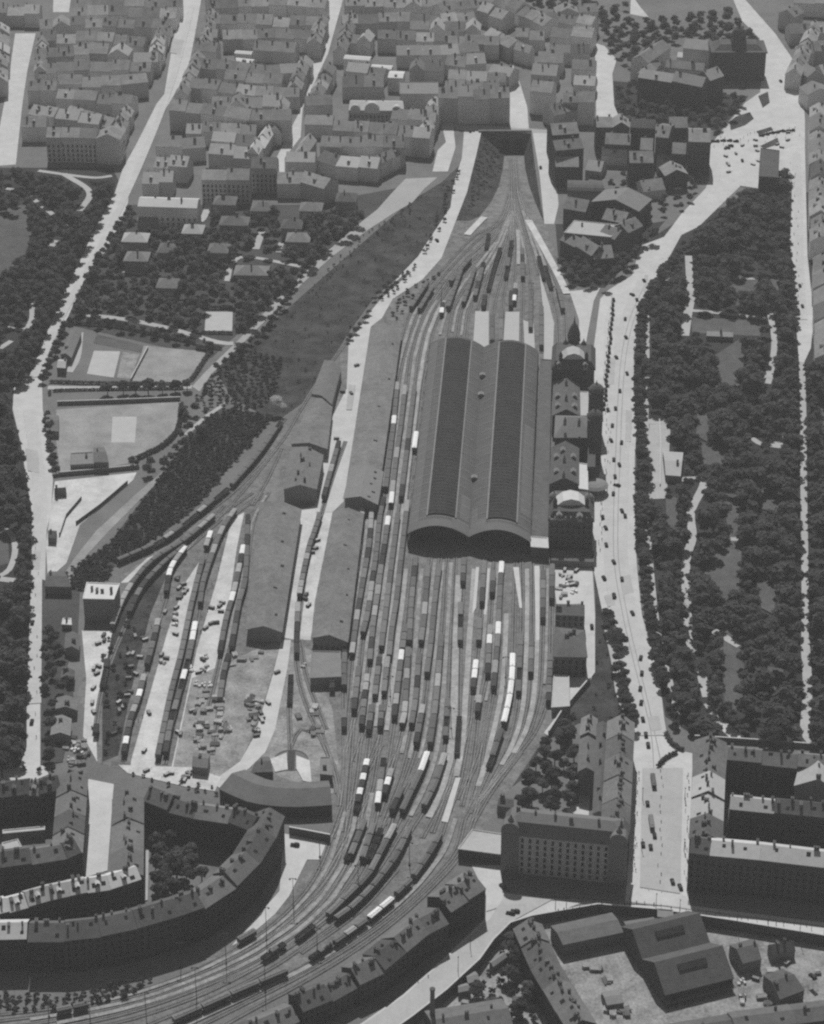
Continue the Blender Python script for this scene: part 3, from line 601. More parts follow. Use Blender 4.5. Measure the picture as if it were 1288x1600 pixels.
# theatre with barrel roof
block([(1186,276),(1216,278),(1218,236),(1189,232)], 'dark theatre standing between the two avenues', 17, 2, name='theatre', cat='theatre', mr='roof_dark', mw='wall_dark', roof='flat', chim=0)
T = thing('hall', 'pale barrel-roofed hall in the back gardens', 'hall', tuple(U(914,312)), rad(-4))
b = MB(); b.box(-13,13,-9,9,0,9); ob('wall', b.mesh('wall', 'wall'), T)
b = MB(); b.prism([(9.3*math.cos(a*math.pi/8), 9 + 5*math.sin(a*math.pi/8)) for a in range(9)], -13.3, 13.3, ax='x'); ob('roof', b.mesh('roof', 'roof_slate'), T)
block([(882,364),(955,371),(967,352),(898,345)], 'pale flat-roofed building in the gardens', 17, 1, mw='wall_dark', mr='roof_pale', roof='flat', chim=1)
# villas among the trees left of the hillside
for i, (x, y, w, mr, lab) in enumerate([(210,378,15,'roof_pale','pale roofed villa beside the long street'),(230,345,12,'roof_slate','small villa below the bright school'),(212,408,14,'roof_tile','dark fronted villa among street trees'),
    (365,352,17,'roof_tile','largest villa in the garden quarter'),(465,378,14,'roof_tile','right-hand villa above the diagonal lane'),(455,357,12,'roof_slate','villa behind the right-hand villa'),
    (392,430,20,'roof_tile','wide villa with a pale hedge before it'),(260,395,11,'roof_slate','villa hidden in trees by the path'),(300,365,12,'roof_pale','villa with a forecourt'),(260,450,12,'roof_tile','lonely villa in the garden trees'),
    (340,395,12,'roof_slate','villa left of the garden lane'),(485,330,13,'roof_tile','villa near the lowest tenements'),(410,330,14,'roof_slate','villa under the long row'),(350,320,13,'roof_tile','villa under the long row near the school'),(540,315,12,'roof_slate','villa at the top of the diagonal lane')]):
    h = 9; a = U2((x - w*1.3, y), h); bq = U2((x + w*1.3, y + 1), h); n = perp((bq-a).normalized()) * 15
    quadhouse(a, bq, bq+n, a+n, h, 4, 'villa', lab, 'villa', 'villas in the garden quarter', 'wall_pale', mr, roof='hip', chim=1)

# walls and hedges round the sports grounds
wall_line([(90,633),(180,630),(282,626)], 0, 2.6, .5, 'wall', 'dark wall along the far side of the sandy sports ground', 'stone')
wall_line([(92,744),(160,738),(218,732)], 0, 2.6, .5, 'wall', 'dark wall along the near side of the sandy sports ground', 'stone')
wall_line([(205,596),(232,545)], 0, 2, .4, 'wall', 'low wall between the two playing fields', 'stone')
wall_line([(120,820),(158,792),(200,756)], 0, 2.4, .6, 'wall', 'long slanting dark wall in the pale ground', 'dark_stone')
wall_line([(94,838),(104,808),(128,780)], 0, 2.2, .6, 'wall', 'bent dark wall in the pale ground', 'dark_stone')
wall_line([(1030,658),(1032,700),(1031,760)], 0, 1.6, .4, 'wall', 'low parapet beside the park terrace', 'stone')
wall_line([(1085,1157),(1180,1163),(1300,1172)], 0, 3, .5, 'wall', 'wall between the park and the lower right block', 'stone')
wall_line([(452,1304),(480,1309),(516,1316)], 0, 4.5, .6, 'wall', 'dark wall below the roundhouse', 'dark_stone')

for q, w, lab in [([(1012,440),(988,495),(974,560),(968,640),(965,720),(962,800),(963,880),(976,960),(992,1030),(1010,1100),(1020,1150)],14,'worn carriageway of the boulevard'), ([(1245,240),(1248,330),(1250,420),(1255,500)],6,'worn carriageway of the right avenue'), ([(300,10),(280,90),(258,160),(222,250),(190,320),(150,400),(98,492),(54,590)],5,'worn carriageway of the long street'), ([(46,640),(62,760),(60,900),(54,1100)],8,'worn carriageway of the left street')]:
    strip('carriageway', q, w, 'road3', label=lab)
for q in ([(1008,445),(984,500),(971,560),(965,640),(962,720),(959,800),(960,880),(973,960),(989,1030),(1007,1100),(1018,1150),(1022,1205)], [(1016,445),(991,500),(978,560),(972,640),(969,720),(966,800),(967,880),(980,960),(996,1030),(1013,1100),(1024,1150),(1036,1205)]):
    strip('tram_track', q, .4, 'rail_road', label='tram rails in the boulevard')

sheet('carriageway', [(1004,1200),(1067,1200),(1063,1396),(1000,1386)], 'road4', label='asphalt carriageway of the lower boulevard, greyed further for the vignette')  # darkening towards the edge of view is put into this sheet's colour
sheet('carriageway', [(1072,1417),(985,1411),(862,1406),(797,1441),(770,1468),(749,1497),(697,1546),(642,1589),(596,1622),(530,1650),(545,1616),(632,1556),(700,1496),(765,1436),(790,1398),(862,1404)], 'road4', label='surface of the curving street, greyed for the vignette')  # same vignette darkening put into the street colour

sheet('street', [(1156,290),(1216,299),(1236,296),(1240,240),(1222,232),(1190,232),(1165,250)], 'road', label='pale ground round the theatre')
sheet('garden_ground', [(66,905),(125,925),(122,990),(105,1040),(118,1100),(98,1190),(64,1195)], 'garden_ground', label='dark garden ground beside the left street')
for q in ([(1003,452),(1010,440),(1016,446),(1008,458)], [(944,930),(958,928),(962,945),(950,948)], [(970,900),(985,898),(990,925),(974,930)], [(950,560),(962,558),(960,600),(950,602)], [(40,700),(60,705),(62,740),(44,735)], [(52,860),(64,862),(63,890),(53,890)], [(1012,1120),(1030,1118),(1034,1140),(1018,1142)], [(978,640),(988,642),(986,690),(977,690)], [(270,60),(288,62),(282,85),(266,82)], [(545,600),(556,602),(550,640),(541,640)]):
    sheet('road_patch', q, 'road4', label='greyer worn patch in the street surface')
def merge_into(T, Q):
    for ch in list(Q.children):
        ch.parent = T; ch.location = ch.location + Q.location - T.location
    bpy.data.objects.remove(Q)
def along(A, B, C, D): return (A, B, C, D)
# ================================================================== TRAIN HALL
ZE, ZC = 9.0, 6.5
FLn, FMn, FRn = U2((637,833),ZE), U2((733,838),ZE), U2((829,846),ZE)
BLn, BMn, BRn = U2((672,537),ZE), U2((757,542),ZE), U2((841,548),ZE)
c = (FLn + FRn + BLn + BRn) / 4
T = thing('train_hall', 'vast train hall with two parallel arched roofs in the middle of the tracks', 'train station hall', (c.x, c.y, 0))
def arch_shell(f0, f1, b0, b1, t0, t1, s0, s1, lift, th, n=16, m=24):
    def pt(s, t, z): p = f0.lerp(f1, t).lerp(b0.lerp(b1, t), s); return (p.x - c.x, p.y - c.y, ZE + ZC*4*t*(1-t) + z)
    v = []; f = []
    for layer in (lift, lift - th):
        for i in range(m+1):
            for k in range(n+1): v.append(pt(s0 + (s1-s0)*i/m, t0 + (t1-t0)*k/n, layer))
    o = (m+1)*(n+1); g = lambda i, k: i*(n+1)+k
    for i in range(m):
        for k in range(n):
            f.append((g(i,k), g(i,k+1), g(i+1,k+1), g(i+1,k))); f.append((o+g(i,k), o+g(i+1,k), o+g(i+1,k+1), o+g(i,k+1)))
    for k in range(n):
        f.append((g(0,k), o+g(0,k), o+g(0,k+1), g(0,k+1))); f.append((g(m,k), g(m,k+1), o+g(m,k+1), o+g(m,k)))
    for i in range(m):
        f.append((g(i,0), g(i+1,0), o+g(i+1,0), o+g(i,0))); f.append((g(i,n), o+g(i,n), o+g(i+1,n), g(i+1,n)))
    return v, f
for f0, f1, b0, b1, ta, tb in ((FLn, FMn, BLn, BMn, .30, .77), (FMn, FRn, BMn, BRn, .28, .77)):
    v, f = arch_shell(f0, f1, b0, b1, 0, 1, 0, 1, 0, .35); RO = ob('arched_roof', me('arched_roof', v, f, ['shed_roof']), T)
    v, f = arch_shell(f0, f1, b0, b1, ta, tb, .05, .985, .75, .6); ob('skylight', me('skylight', v, f, ['skylight']), RO)
    for i in range(52):      # glazing ribs of the skylight
        pass
    rb = MB()
    for i in range(60):
        s = .055 + .925*i/59; v, f = arch_shell(f0, f1, b0, b1, ta+.004, tb-.004, s, s+.0014, .80, .1, 8, 1); rb.add(v, f)
    ob('glazing_bars', rb.mesh('glazing_bars', 'dark_stone'), RO)
    for i in range(23):
        s = .04 + .92*i/22; v, f = arch_shell(f0, f1, b0, b1, .008, .992, s, s + .0022, .22, .2, 16, 1); ob('roof_rib', me('roof_rib', v, f, ['walkway']), RO)
    for t in (ta, tb):
        v, f = arch_shell(f0, f1, b0, b1, t-.012, t+.012, .045, .99, .95, .5, 1, 24); ob('gutter_walkway', me('gutter_walkway', v, f, ['walkway']), RO)
    v, f = arch_shell(f0, f1, b0, b1, .0, 1, -.004, .03, .12, .3, 16, 1); ob('end_rim', me('end_rim', v, f, ['shed_pale']), RO)
    for F0, F1 in ((f0.lerp(b0,.012), f1.lerp(b1,.012)), (b0.lerp(f0,.012), b1.lerp(f1,.012))):   # glazed end screens over the tracks
        v = []; f = []; n = 16
        for k in range(n+1):
            p = F0.lerp(F1, k/n) - c; tt = k/n
            for z in (6.3, ZE + ZC*4*tt*(1-tt) - .3): v.append((p.x, p.y, max(z, 6.3)))
        for k in range(n): f.append((2*k, 2*k+2, 2*k+3, 2*k+1))
        m_ = len(v); v += [(x, y + .5, z) for x, y, z in v]; f += [tuple(i + m_ for i in q)[::-1] for q in f]
        ob('end_screen', me('end_screen', v, f, ['skylight']), T)
cb = MB(); cb.box(-.4,.4,-.4,.4,0,ZE); COLM = cb.mesh('column', 'iron')
for a, bq in ((FMn, BMn), (FLn, BLn), (FRn, BRn)):
    for i in range(12):
        p = a.lerp(bq, .012 + .976*i/11) - c; ob('column', COLM, T, (p.x, p.y, 0))
for a, bq in ((FLn, BLn), (FRn, BRn)):
    p, q = a.lerp(bq,.02)-c, a.lerp(bq,.98)-c; s = .35 if a is FLn else -.35
    b = MB(); b.add([(p.x,p.y,3),(q.x,q.y,3),(q.x,q.y,ZE-.1),(p.x,p.y,ZE-.1),(p.x+s,p.y,3),(q.x+s,q.y,3),(q.x+s,q.y,ZE-.1),(p.x+s,p.y,ZE-.1)], [(0,1,2,3),(7,6,5,4),(0,4,5,1),(3,2,6,7)])
    ob('side_screen', b.mesh('side_screen', 'wall_dark'), T)
hb = MB(); hb.box(-1.6,1.6,-1.4,1.4,-.5,2.2); hb.prism([(-1.9,2.2),(0,3.0),(1.9,2.2)], -1.7, 1.7); HAT = hb.mesh('roof_hatch', 'roof_felt')
for s in (.27,.71,.82):
    p = FMn.lerp(BMn, s) - c; ob('roof_hatch', HAT, T, (p.x + .4, p.y, ZE + .2))
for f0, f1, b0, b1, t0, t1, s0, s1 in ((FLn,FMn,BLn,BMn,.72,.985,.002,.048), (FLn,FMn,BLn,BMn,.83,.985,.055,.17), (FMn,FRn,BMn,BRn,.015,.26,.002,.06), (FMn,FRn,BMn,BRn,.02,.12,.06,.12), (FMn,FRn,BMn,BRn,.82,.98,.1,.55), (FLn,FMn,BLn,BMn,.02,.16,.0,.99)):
    v, f = arch_shell(f0, f1, b0, b1, t0, t1, s0, s1, .16, .3, 6, 10); ob('roof_panel', me('roof_panel', v, f, ['shed_pale']), T)
# low platform roofs along the right side of the hall
q = [U2((830,842),6), U2((856,843),6), U2((862,563),6), U2((845,562),6)]
T2 = quadhouse(*q, 6, .5, 'platform_canopy', 'long dark flat canopy between the train hall and the station building', 'canopy', mw='wall_dark', mr='roof_dark', roof='flat', chim=0)
q = [U2((830,855),7.5), U2((857,857),7.5), U2((856,841),7.5), U2((829,839),7.5)]
quadhouse(*q, 7.5, .6, 'canopy', 'pale-roofed block at the near end of the platform canopy', 'canopy', mw='wall_dark', mr='roof_pale', roof='flat', chim=0)

# ================================================================== STATION BUILDING
c0 = U2((895,700), 0)
ST_ = thing('station_building', 'long dark station building with pavilions and towers facing the boulevard', 'station building', (c0.x, c0.y, 0))
def spart(px, h, rise, **k):
    Q = quadhouse(*[U2(p, h) for p in px], h, rise, 'wing', 'wing', 'wing', chim=0, **k); merge_into(ST_, Q)
spart([(863,577),(929,578),(929,546),(865,543)], 21, 5, mw='wall_dark', mr='roof_dark', roof='mansard', win=4, wside=('front','right'), ov=.8)
spart([(906,650),(905,600),(866,597),(863,650)], 13, 4.5, mw='wall_dark', mr='roof_dark')
spart([(905,650),(920,650),(919,613),(905,612)], 12, 1, mw='wall', mr='roof_pale', roof='flat')
spart([(867,684),(925,684),(925,652),(869,650)], 16, 7, mw='wall_dark', mr='roof_felt', roof='hip')
spart([(920,684),(934,684),(936,648),(921,646)], 18, 2, mw='wall_dark', mr='roof_dark', roof='flat', win=3, wside=('right',))
spart([(904,757),(904,700),(863,699),(859,757)], 13, 4.5, mw='wall_dark', mr='roof_dark')
spart([(905,764),(919,766),(918,726),(904,724)], 12, 1, mw='wall', mr='roof_white', roof='flat')
spart([(858,813),(927,815),(927,777),(861,775)], 21, 5, mw='wall_dark', mr='roof_dark', roof='mansard', win=5, wside=('front','right'), ov=.8)
spart([(918,730),(930,730),(930,690),(920,690)], 14, 1, mw='wall_dark', mr='roof_dark', roof='flat')
spart([(862,876),(928,879),(928,862),(862,860)], 4, 1, mw='wall', mr='roof_dark', roof='flat')
def cupola(px, zt_, w, hb_, dome, zb=0, mw='wall_dark', name='tower'):
    p = U2(px, zt_); b = MB(); b.box(-w/2,w/2,-w/2,w/2,zb,zt_); b.box(-w/2-.5,w/2+.5,-w/2-.5,w/2+.5,zt_,zt_+.7)
    o = ob(name, b.mesh(name, mw), ST_, (p.x - c0.x, p.y - c0.y, 0))
    b = MB(); r = w*.55; b.lathe((0,0,zt_+.7), [(r,0),(r*1.05,hb_*.2),(r*.85,hb_*.45),(r*.5,hb_*.7),(r*.2,hb_*.82),(.35,hb_),(.02,hb_*1.25)], 12)
    ob('dome', b.mesh('dome', dome), o)
cupola((932,612),30,8.5,6,'roof_dark'); cupola((930,653),30,8.5,6,'roof_dark')
cupola((897,529),27,7,13,'roof_dark')
for p in ((884,540),(912,541)): cupola(p,25,3.4,4,'roof_dark',15,name='turret')
for p in ((866,778),(920,780)): cupola(p,24,5,4,'roof_felt',15,name='turret')
for px, w in (((896,556),13),((892,783),15)):     # central gabled attics of the pavilions
    p = U2(px, 27) - c0; b = MB(); b.box(-w/2,w/2,-4,5,18,27)
    o = ob('attic', b.mesh('attic', 'wall_dark'), ST_, (p.x, p.y, 0))
    b = MB(); b.prism([(-w/2-.6,26.8),(-w*.3,29.8),(0,31),(w*.3,29.8),(w/2+.6,26.8)], -4.6, 6); ob('roof', b.mesh('roof', 'roof_pale'), o)
    b = MB(); b.lathe((0,0,0), [(2.6,0),(2.6,.4)], 14); d = ob('round_window', b.mesh('round_window', 'pane'), o, (0,-4.2,23)); d.rotation_euler = (rad(90),0,0)
    for s in (-1,1):
        b = MB(); b.box(-1.1,1.1,-1.1,1.1,18,29); b.add([(-1.3,-1.3,29),(1.3,-1.3,29),(1.3,1.3,29),(-1.3,1.3,29),(0,0,32)], [(0,1,4),(1,2,4),(2,3,4),(3,0,4)])
        ob('pylon', b.mesh('pylon', 'dark_stone'), ST_, (p.x + s*(w/2+1.6), p.y - 3.5, 0))
b = MB(); b.lathe((0,0,0), [(8,5.4),(6,6.6),(3,7.2),(.1,7.4)], 18); b.lathe((0,0,0), [(8,5.1),(8,5.4)], 18)
for t in range(8): b.cyl((7.4*math.cos(t*.785),7.4*math.sin(t*.785),0), (7.4*math.cos(t*.785),7.4*math.sin(t*.785),5.2), .2,.2,6,1)
for px, z_, a_ in [((872,620),15,0),((872,635),15,0),((898,620),15,0),((898,636),15,0),((870,715),15,0),((870,738),15,0),((896,715),15,0),((896,738),15,0),((880,705),17,0),((874,806),24,0),((906,808),24,0),((916,800),24,0),((874,570),24,0),((915,571),24,0)]:
    q_ = U2(px, z_) - c0; b3 = MB(); b3.box(-1.3,1.3,-1.3,2,-2.5,1.0); b3.prism([(-1.7,.9),(0,2.3),(1.7,.9)], -1.6, 2.2, 1); b3.box(-.7,.7,-1.36,-1.28,-.8,.6,2); ob('dormer', b3.mesh('dormer','wall_pale','roof_felt','pane'), ST_, (q_.x, q_.y, z_))
for px, z_ in [((885,600),18),((885,624),18),((883,660),24),((905,662),24),((882,720),18),((881,745),18)]:
    q_ = U2(px, z_) - c0; b3 = MB(); b3.lathe((0,0,0), [(.9,-2),(.9,1.2),(1.2,1.3),(.6,2.4),(.1,4)], 8); ob('ridge_turret', b3.mesh('ridge_turret','roof_felt'), ST_, (q_.x, q_.y, z_))
for px, w_ in (((892,811),24),((896,574),24)):
    q_ = U2(px, 21.5) - c0; b3 = MB(); b3.box(-w_/2,w_/2,-.5,.2,21.2,22.4); [b3.box(x-.3,x+.3,-.6,.3,22.4,23.6) for x in range(int(-w_/2),int(w_/2)+1,3)]; ob('balustrade', b3.mesh('balustrade','wall_pale'), ST_, (q_.x, q_.y - 1, 0))
p = U2((930,756),6) - c0; ob('entrance_canopy', b.mesh('entrance_canopy', 'roof_felt', 'iron'), ST_, (p.x, p.y, 0))

# ================================================================== GOODS SHEDS AND YARD BUILDINGS
GS = dict(name='goods_shed', cat='shed', chim=0, ov=1.2, hatch=5)
block([(587,786),(626,513),(582,512),(541,777)], 'long pale-grey goods shed left of the train hall', 7, 2.6, mr='roof_shed', **GS)
block([(588,788),(597,736),(551,729),(539,779)], 'pale raised end bay of the long goods shed', 8, 3.2, mr='roof_felt', **GS)
block([(541,1003),(566,802),(523,799),(489,997)], 'goods shed directly below the long one, with a columned gable', 7.5, 3, mr='roof_shed', win=1, wside=('left',), **GS)
block([(438,988),(469,795),(409,785),(387,984)], 'wide goods shed at the left beside the sidings', 7.5, 3, mr='roof_shed', **GS)
block([(485,1060),(533,1058),(532,1019),(488,1018)], 'square flat pale-grey shed below the columned gable', 6, .5, name='shed', cat='shed', mr='roof_felt', roof='flat', chim=0)
block([(518,632),(533,575),(508,563),(487,616)], 'dark triangular-ended shed by the station approach', 7, 2.5, mr='roof_slate', name='shed', cat='shed', chim=0)
block([(511,702),(519,636),(488,621),(456,694)], 'grey shed below the dark one by the station approach', 7, 2.5, mr='roof_shed', name='shed', cat='shed', chim=0)
block([(494,765),(505,711),(456,699),(444,765)], 'shed with many roof vents above the wide goods shed', 9, 3, mr='roof_slate', name='shed', cat='shed', chim=7)
block([(130,936),(178,937),(187,913),(136,911)], 'tall flat white-roofed warehouse at the end of the sidings', 14, .6, name='warehouse', cat='warehouse', mr='roof_white', mw='wall', roof='flat', chim=4)
HT = dict(name='hut', cat='hut', chim=1)
for px, lab, h, mr in [
  ([(123,1016),(124,992),(104,990),(102,1014)],'grey hut below the white-roofed warehouse',5,'roof_slate'), ([(119,1110),(120,1092),(90,1090),(88,1108)],'wide hut in the gardens along the left street',5,'roof_slate'),
  ([(109,1150),(111,1123),(84,1120),(80,1149)],'lowest hut in the gardens along the left street',5,'roof_tile'), ([(115,1060),(116,1048),(98,1048),(95,1060)],'small dark hut among garden trees',4,'roof_dark'),
  ([(97,976),(112,977),(111,967),(99,967)],'tiny white hut by the garden path',3.5,'roof_white'), ([(70,916),(112,917),(101,894),(76,894)],'broad dark roof beside the left street',6,'roof_dark'),
  ([(110,727),(147,725),(146,707),(111,709)],'low pavilion of the sports ground',5,'roof_felt'), ([(147,722),(170,722),(163,699),(146,700)],'taller dark pavilion of the sports ground',6.5,'roof_slate'),
  ([(111,559),(127,520),(112,516),(95,554)],'long clubhouse by the tree-lined street',5,'roof_slate'), ([(89,574),(103,575),(105,563),(92,562)],'small pale clubhouse by the tree-lined street',5,'roof_pale'),
  ([(72,672),(92,674),(92,650),(72,648)],'dark stand at the left of the sports ground',4.5,'roof_slate'), ([(75,840),(88,841),(89,830),(76,829)],'dark kiosk beside the lane',4,'roof_dark'),
  ([(85,770),(104,768),(103,764),(86,765)],'dark low shed in the pale yard',3.5,'roof_dark'), ([(306,537),(330,541),(334,535),(308,531)],'small shed at the corner of the playing field',4,'roof_slate'),
  ([(500,1210),(520,1212),(516,1184),(501,1184)],'grey hut beside the engine yard',5,'roof_felt'), ([(392,1207),(427,1205),(421,1183),(407,1184)],'dark hipped shed behind the roundhouse',7,'roof_dark'),
  ([(777,1258),(802,1262),(803,1248),(783,1245)],'dark cabin at the corner of the tracks',5,'roof_dark'), ([(300,1197),(325,1200),(328,1180),(303,1176)],'double shed in the storage yard',5,'roof_slate'),
  ([(1040,742),(1064,744),(1068,708),(1036,706)],'pale terrace pavilion beside the boulevard path',4.5,'roof_pale'), ([(1104,524),(1146,526),(1145,521),(1105,519)],'pale pavilion in the station park',3.5,'roof_pale')]:
    block(px, lab, h, 1.8 if mr not in ('roof_white','roof_felt') else .5, mr=mr, roof='gable' if mr not in ('roof_white','roof_felt') else 'flat', **HT)
block([(865,1026),(917,1027),(912,986),(869,981)], 'hipped railway house below the station', 13, 4, name='railway_house', mr='roof_slate', roof='hip', win=3, chim=3)
block([(868,960),(914,962),(913,945),(869,944)], 'narrow railway house behind the hipped one', 12, 3, name='railway_house', mr='roof_slate', chim=3, win=3)
block([(862,1106),(890,1104),(889,1057),(866,1055)], 'low pale flat shed at the lower right of the tracks', 4.5, .5, name='shed', cat='shed', mr='roof_pale', roof='flat', chim=0)
wall_line([(858,1150),(878,1118),(905,1086),(922,1066)], 0, 3.2, .5, 'wall', 'dark wall slanting below the service road', 'stone')
# roundhouse
W = smooth([U2(p, 7) for p in [(343,1232),(385,1251),(424,1258),(465,1260),(519,1257)]], 7); G = offset_line(W, 19); c = W[len(W)//2]
T = thing('roundhouse', 'curved locomotive roundhouse with a dark roof', 'roundhouse', (c.x, c.y, 0))
for k in range(len(W)-1):
    Q = quadhouse(W[k], W[k+1], G[k+1], G[k], 7, 3.5, 'bay', 'bay', 'bay', mw='wall_dark', mr='roof_round', chim=0, win=1, ends=0.0, wsp=5); merge_into(T, Q)
sheet('engine_pad', [(422,1186),(448,1176),(450,1202),(430,1206)], 'yard_pale', label='pale ground beside the turntable'); sheet('engine_pad', [(463,1180),(484,1188),(487,1222),(474,1220),(463,1200)], 'yard_pale', label='pale ground beside the turntable')
w = U(455, 1188); T = thing('turntable', 'locomotive turntable in front of the roundhouse', 'turntable', tuple(w))
b = MB(); b.lathe((0,0,0), [(9,.0),(9,.35),(8.4,.35),(8.4,.1),(.1,.1)], 28); ob('pit_rim', b.mesh('pit_rim', 'stone'), T)
b = MB(); b.box(-1.8,1.8,-8.2,8.2,.2,.5); [b.box(s-.1,s+.1,-8.2,8.2,.5,.66) for s in (-.75,.75)]; ob('bridge', b.mesh('bridge', 'iron'), T)

HT_[0] = 2; WALLS[0] = ['soot_shade_wall', 'soot_shade_wall', 'wall_dark']; ROOFS[0] = ['roof_slate', 'roof_dark', 'roof_tile']
# ================================================================== FOREGROUND TENEMENTS
FG = ['roof_slate','roof_dark','roof_tile','roof_dark','roof_slate']
row([(-40,1249),(0,1246),(45,1240),(62,1241),(96,1234)], 'back row of the lower left courtyard', 12, 18, 14, 4, tones=FG, win=4, dorm=1)
row([(128,1331),(137,1217)], 'wing left of the bright side street', 14, 18, 16, 4.2, tones=['roof_tile','roof_slate'], win=0, where='from near end')
row([(-40,1363),(0,1357),(50,1350),(105,1341),(127,1331)], 'dark row facing the shaded street', 12, 18, 15, 4, tones=FG, win=4)
row([(223,1368),(224,1246)], 'wing right of the bright side street', 14.5, 19, 19, 4.2, tones=['roof_tile'], chim=4, where='from near end')
row([(-40,1438),(15,1425),(45,1417),(80,1407),(137,1395),(173,1390),(221,1374)], 'row with two white roofs at the left', 11, 19, 11, 3.6, tones=['roof_pale','roof_pale','roof_pale','roof_pale','roof_pale','roof_white','roof_white','roof_dark','roof_dark','roof_slate'], win=4, dorm=1)
row([(-60,1467),(42,1465)], 'pale roofed start of the big curved terrace', 13, 19, 16, 4, tones=['roof_pale'], win=5)
row([(43,1469),(100,1469),(158,1463),(215,1451),(280,1432),(320,1418),(370,1385),(405,1350),(430,1309),(444,1274)], 'big curved terrace above the railway', 14, 19, 16, 4.2, tones=['roof_dark','roof_dark','roof_slate','roof_dark','roof_dark','roof_slate','roof_slate'], win=5, chim=3)
row([(224,1252),(262,1267),(303,1277),(357,1285),(391,1299)], 'back row of the tree courtyard', 12, 18, 14, 4, tones=FG, win=4, chim=3)
strip('path', [(228,1330),(227,1370),(226,1408)], 3, 'path', label='pale courtyard path')
for q, lab in (([(5,1303),(70,1297),(70,1292),(5,1298)],'pale low sheds in the lower left courtyard'), ([(5,1328),(34,1324),(28,1312),(4,1318)],'pale flat back building in the lower left courtyard')):
    block(q, lab, 5, .6, name='shed', cat='shed', mr='roof_pale', roof='flat', chim=0)
# hotel block
WALLS[0] = ['soot_shade_wall', 'soot_shade_wall', 'wall_dark']
h = 23; A, B = U2((787,1302),h), U2((978,1322),h); n = perp((B-A).normalized())*15
T = quadhouse(A, B, B+n, A+n, h, 6, 'hotel', 'large pale hotel with rows of dark windows and a corner gable at each end', 'hotel', mw='hotel_wall', mr='hotel_roof', roof='mansard', chim=6, win=6, fh=3.55, wsp=3.6, ov=.9)
c = (A+B)/2 + n/2; e = (B-A).normalized(); az = math.atan2(e.y, e.x)
for tt in (.055, .94):
    p = A.lerp(B, tt) - c; b = MB(); s = 4.2
    b.box(-s,s,-.7,3,.0,24.5); b.prism([(s*1.05*math.cos(math.pi - a*math.pi/8), 24.5 + 5.5*math.sin(a*math.pi/8)**.8) for a in range(9)], -.9, 5); b.lathe((0,1.5,29), [(1.6,0),(1.4,2),(.6,3),(.1,4.5)], 8, 1)
    ob('corner_gable', b.mesh('corner_gable', 'wall', 'hotel_roof'), T, (p.x, p.y, 0), az)
row([(983,1296),(991,1128)], 'wing of the hotel block along the boulevard', 13, 21, 18, 4, tones=['roof_slate','roof_tile','roof_slate'], chim=4, win=0, where='from near end')
block([(946,1274),(950,1132),(934,1131),(927,1272)], 'narrow inner wing behind the hotel', 18, 2, mr='roof_slate', chim=5)
block([(928,1206),(931,1157),(907,1155),(904,1206)], 'near small wing in the hotel garden', 15, 2.5, mr='roof_slate', chim=2); block([(931,1151),(933,1123),(910,1122),(907,1150)], 'far small wing in the hotel garden', 16, 2.5, mr='roof_tile', chim=4)
block([(716,1327),(785,1336),(785,1304),(738,1297)], 'low arcaded block with a pale terrace left of the hotel', 6, .6, name='terrace_block', cat='building', mr='roof_pale', mw='wall_dark', roof='flat', chim=0, win=1)
# right-hand blocks
row([(1077,1332),(1109,1336),(1187,1343),(1288,1355),(1420,1370)], 'tall dark-fronted row at the lower right', 13, 23, 26, 4, tones=['roof_dark','roof_pale','roof_pale','roof_felt','roof_pale'], win=5, chim=3, walls='wall_dark', hj=.3)
row([(1078,1313),(1087,1156)], 'wing along the right side of the boulevard', 15, 21, 16, 4.2, tones=['roof_slate','roof_pale','roof_pale','roof_slate','roof_slate'], flip=True, chim=4, where='from near end')
row([(1140,1262),(1210,1269),(1288,1277),(1420,1292)], 'middle row of the lower right courtyard', 11, 20, 24, 3.5, tones=['roof_pale','roof_slate','roof_slate'], win=4, chim=5, walls='wall_dark')
row([(1136,1187),(1190,1192),(1246,1198),(1420,1214)], 'park side row of the lower right courtyard', 11, 20, 18, 3.6, tones=['roof_slate','roof_tile','roof_slate'], win=4, chim=3)
block([(1310,1232),(1304,1193),(1252,1190),(1242,1228)], 'gabled wing with a pale slope in the right courtyard', 18, 4.5, mr='roof_pale', chim=3)
# bottom middle
row([(704,1424),(732,1406),(759,1389)], 'corner tenement below the terrace block', 15, 16, 40, 4, tones=['roof_slate'], chim=5, win=4, noun='tenement')
row([(562,1536),(601,1517),(670,1460),(701,1444)], 'terrace slanting along the railway', 14, 13, 16, 4, tones=['roof_slate','roof_dark','roof_slate'], chim=3, win=3)
row([(473,1582),(520,1563),(559,1541)], 'lower terrace slanting along the railway', 13, 11, 18, 4, tones=['roof_dark','roof_slate'], chim=4, win=3)
row([(350,1650),(410,1619),(468,1594)], 'lowest terrace at the bottom edge', 13, 9, 18, 3.5, tones=['roof_dark','roof_slate'], chim=3)
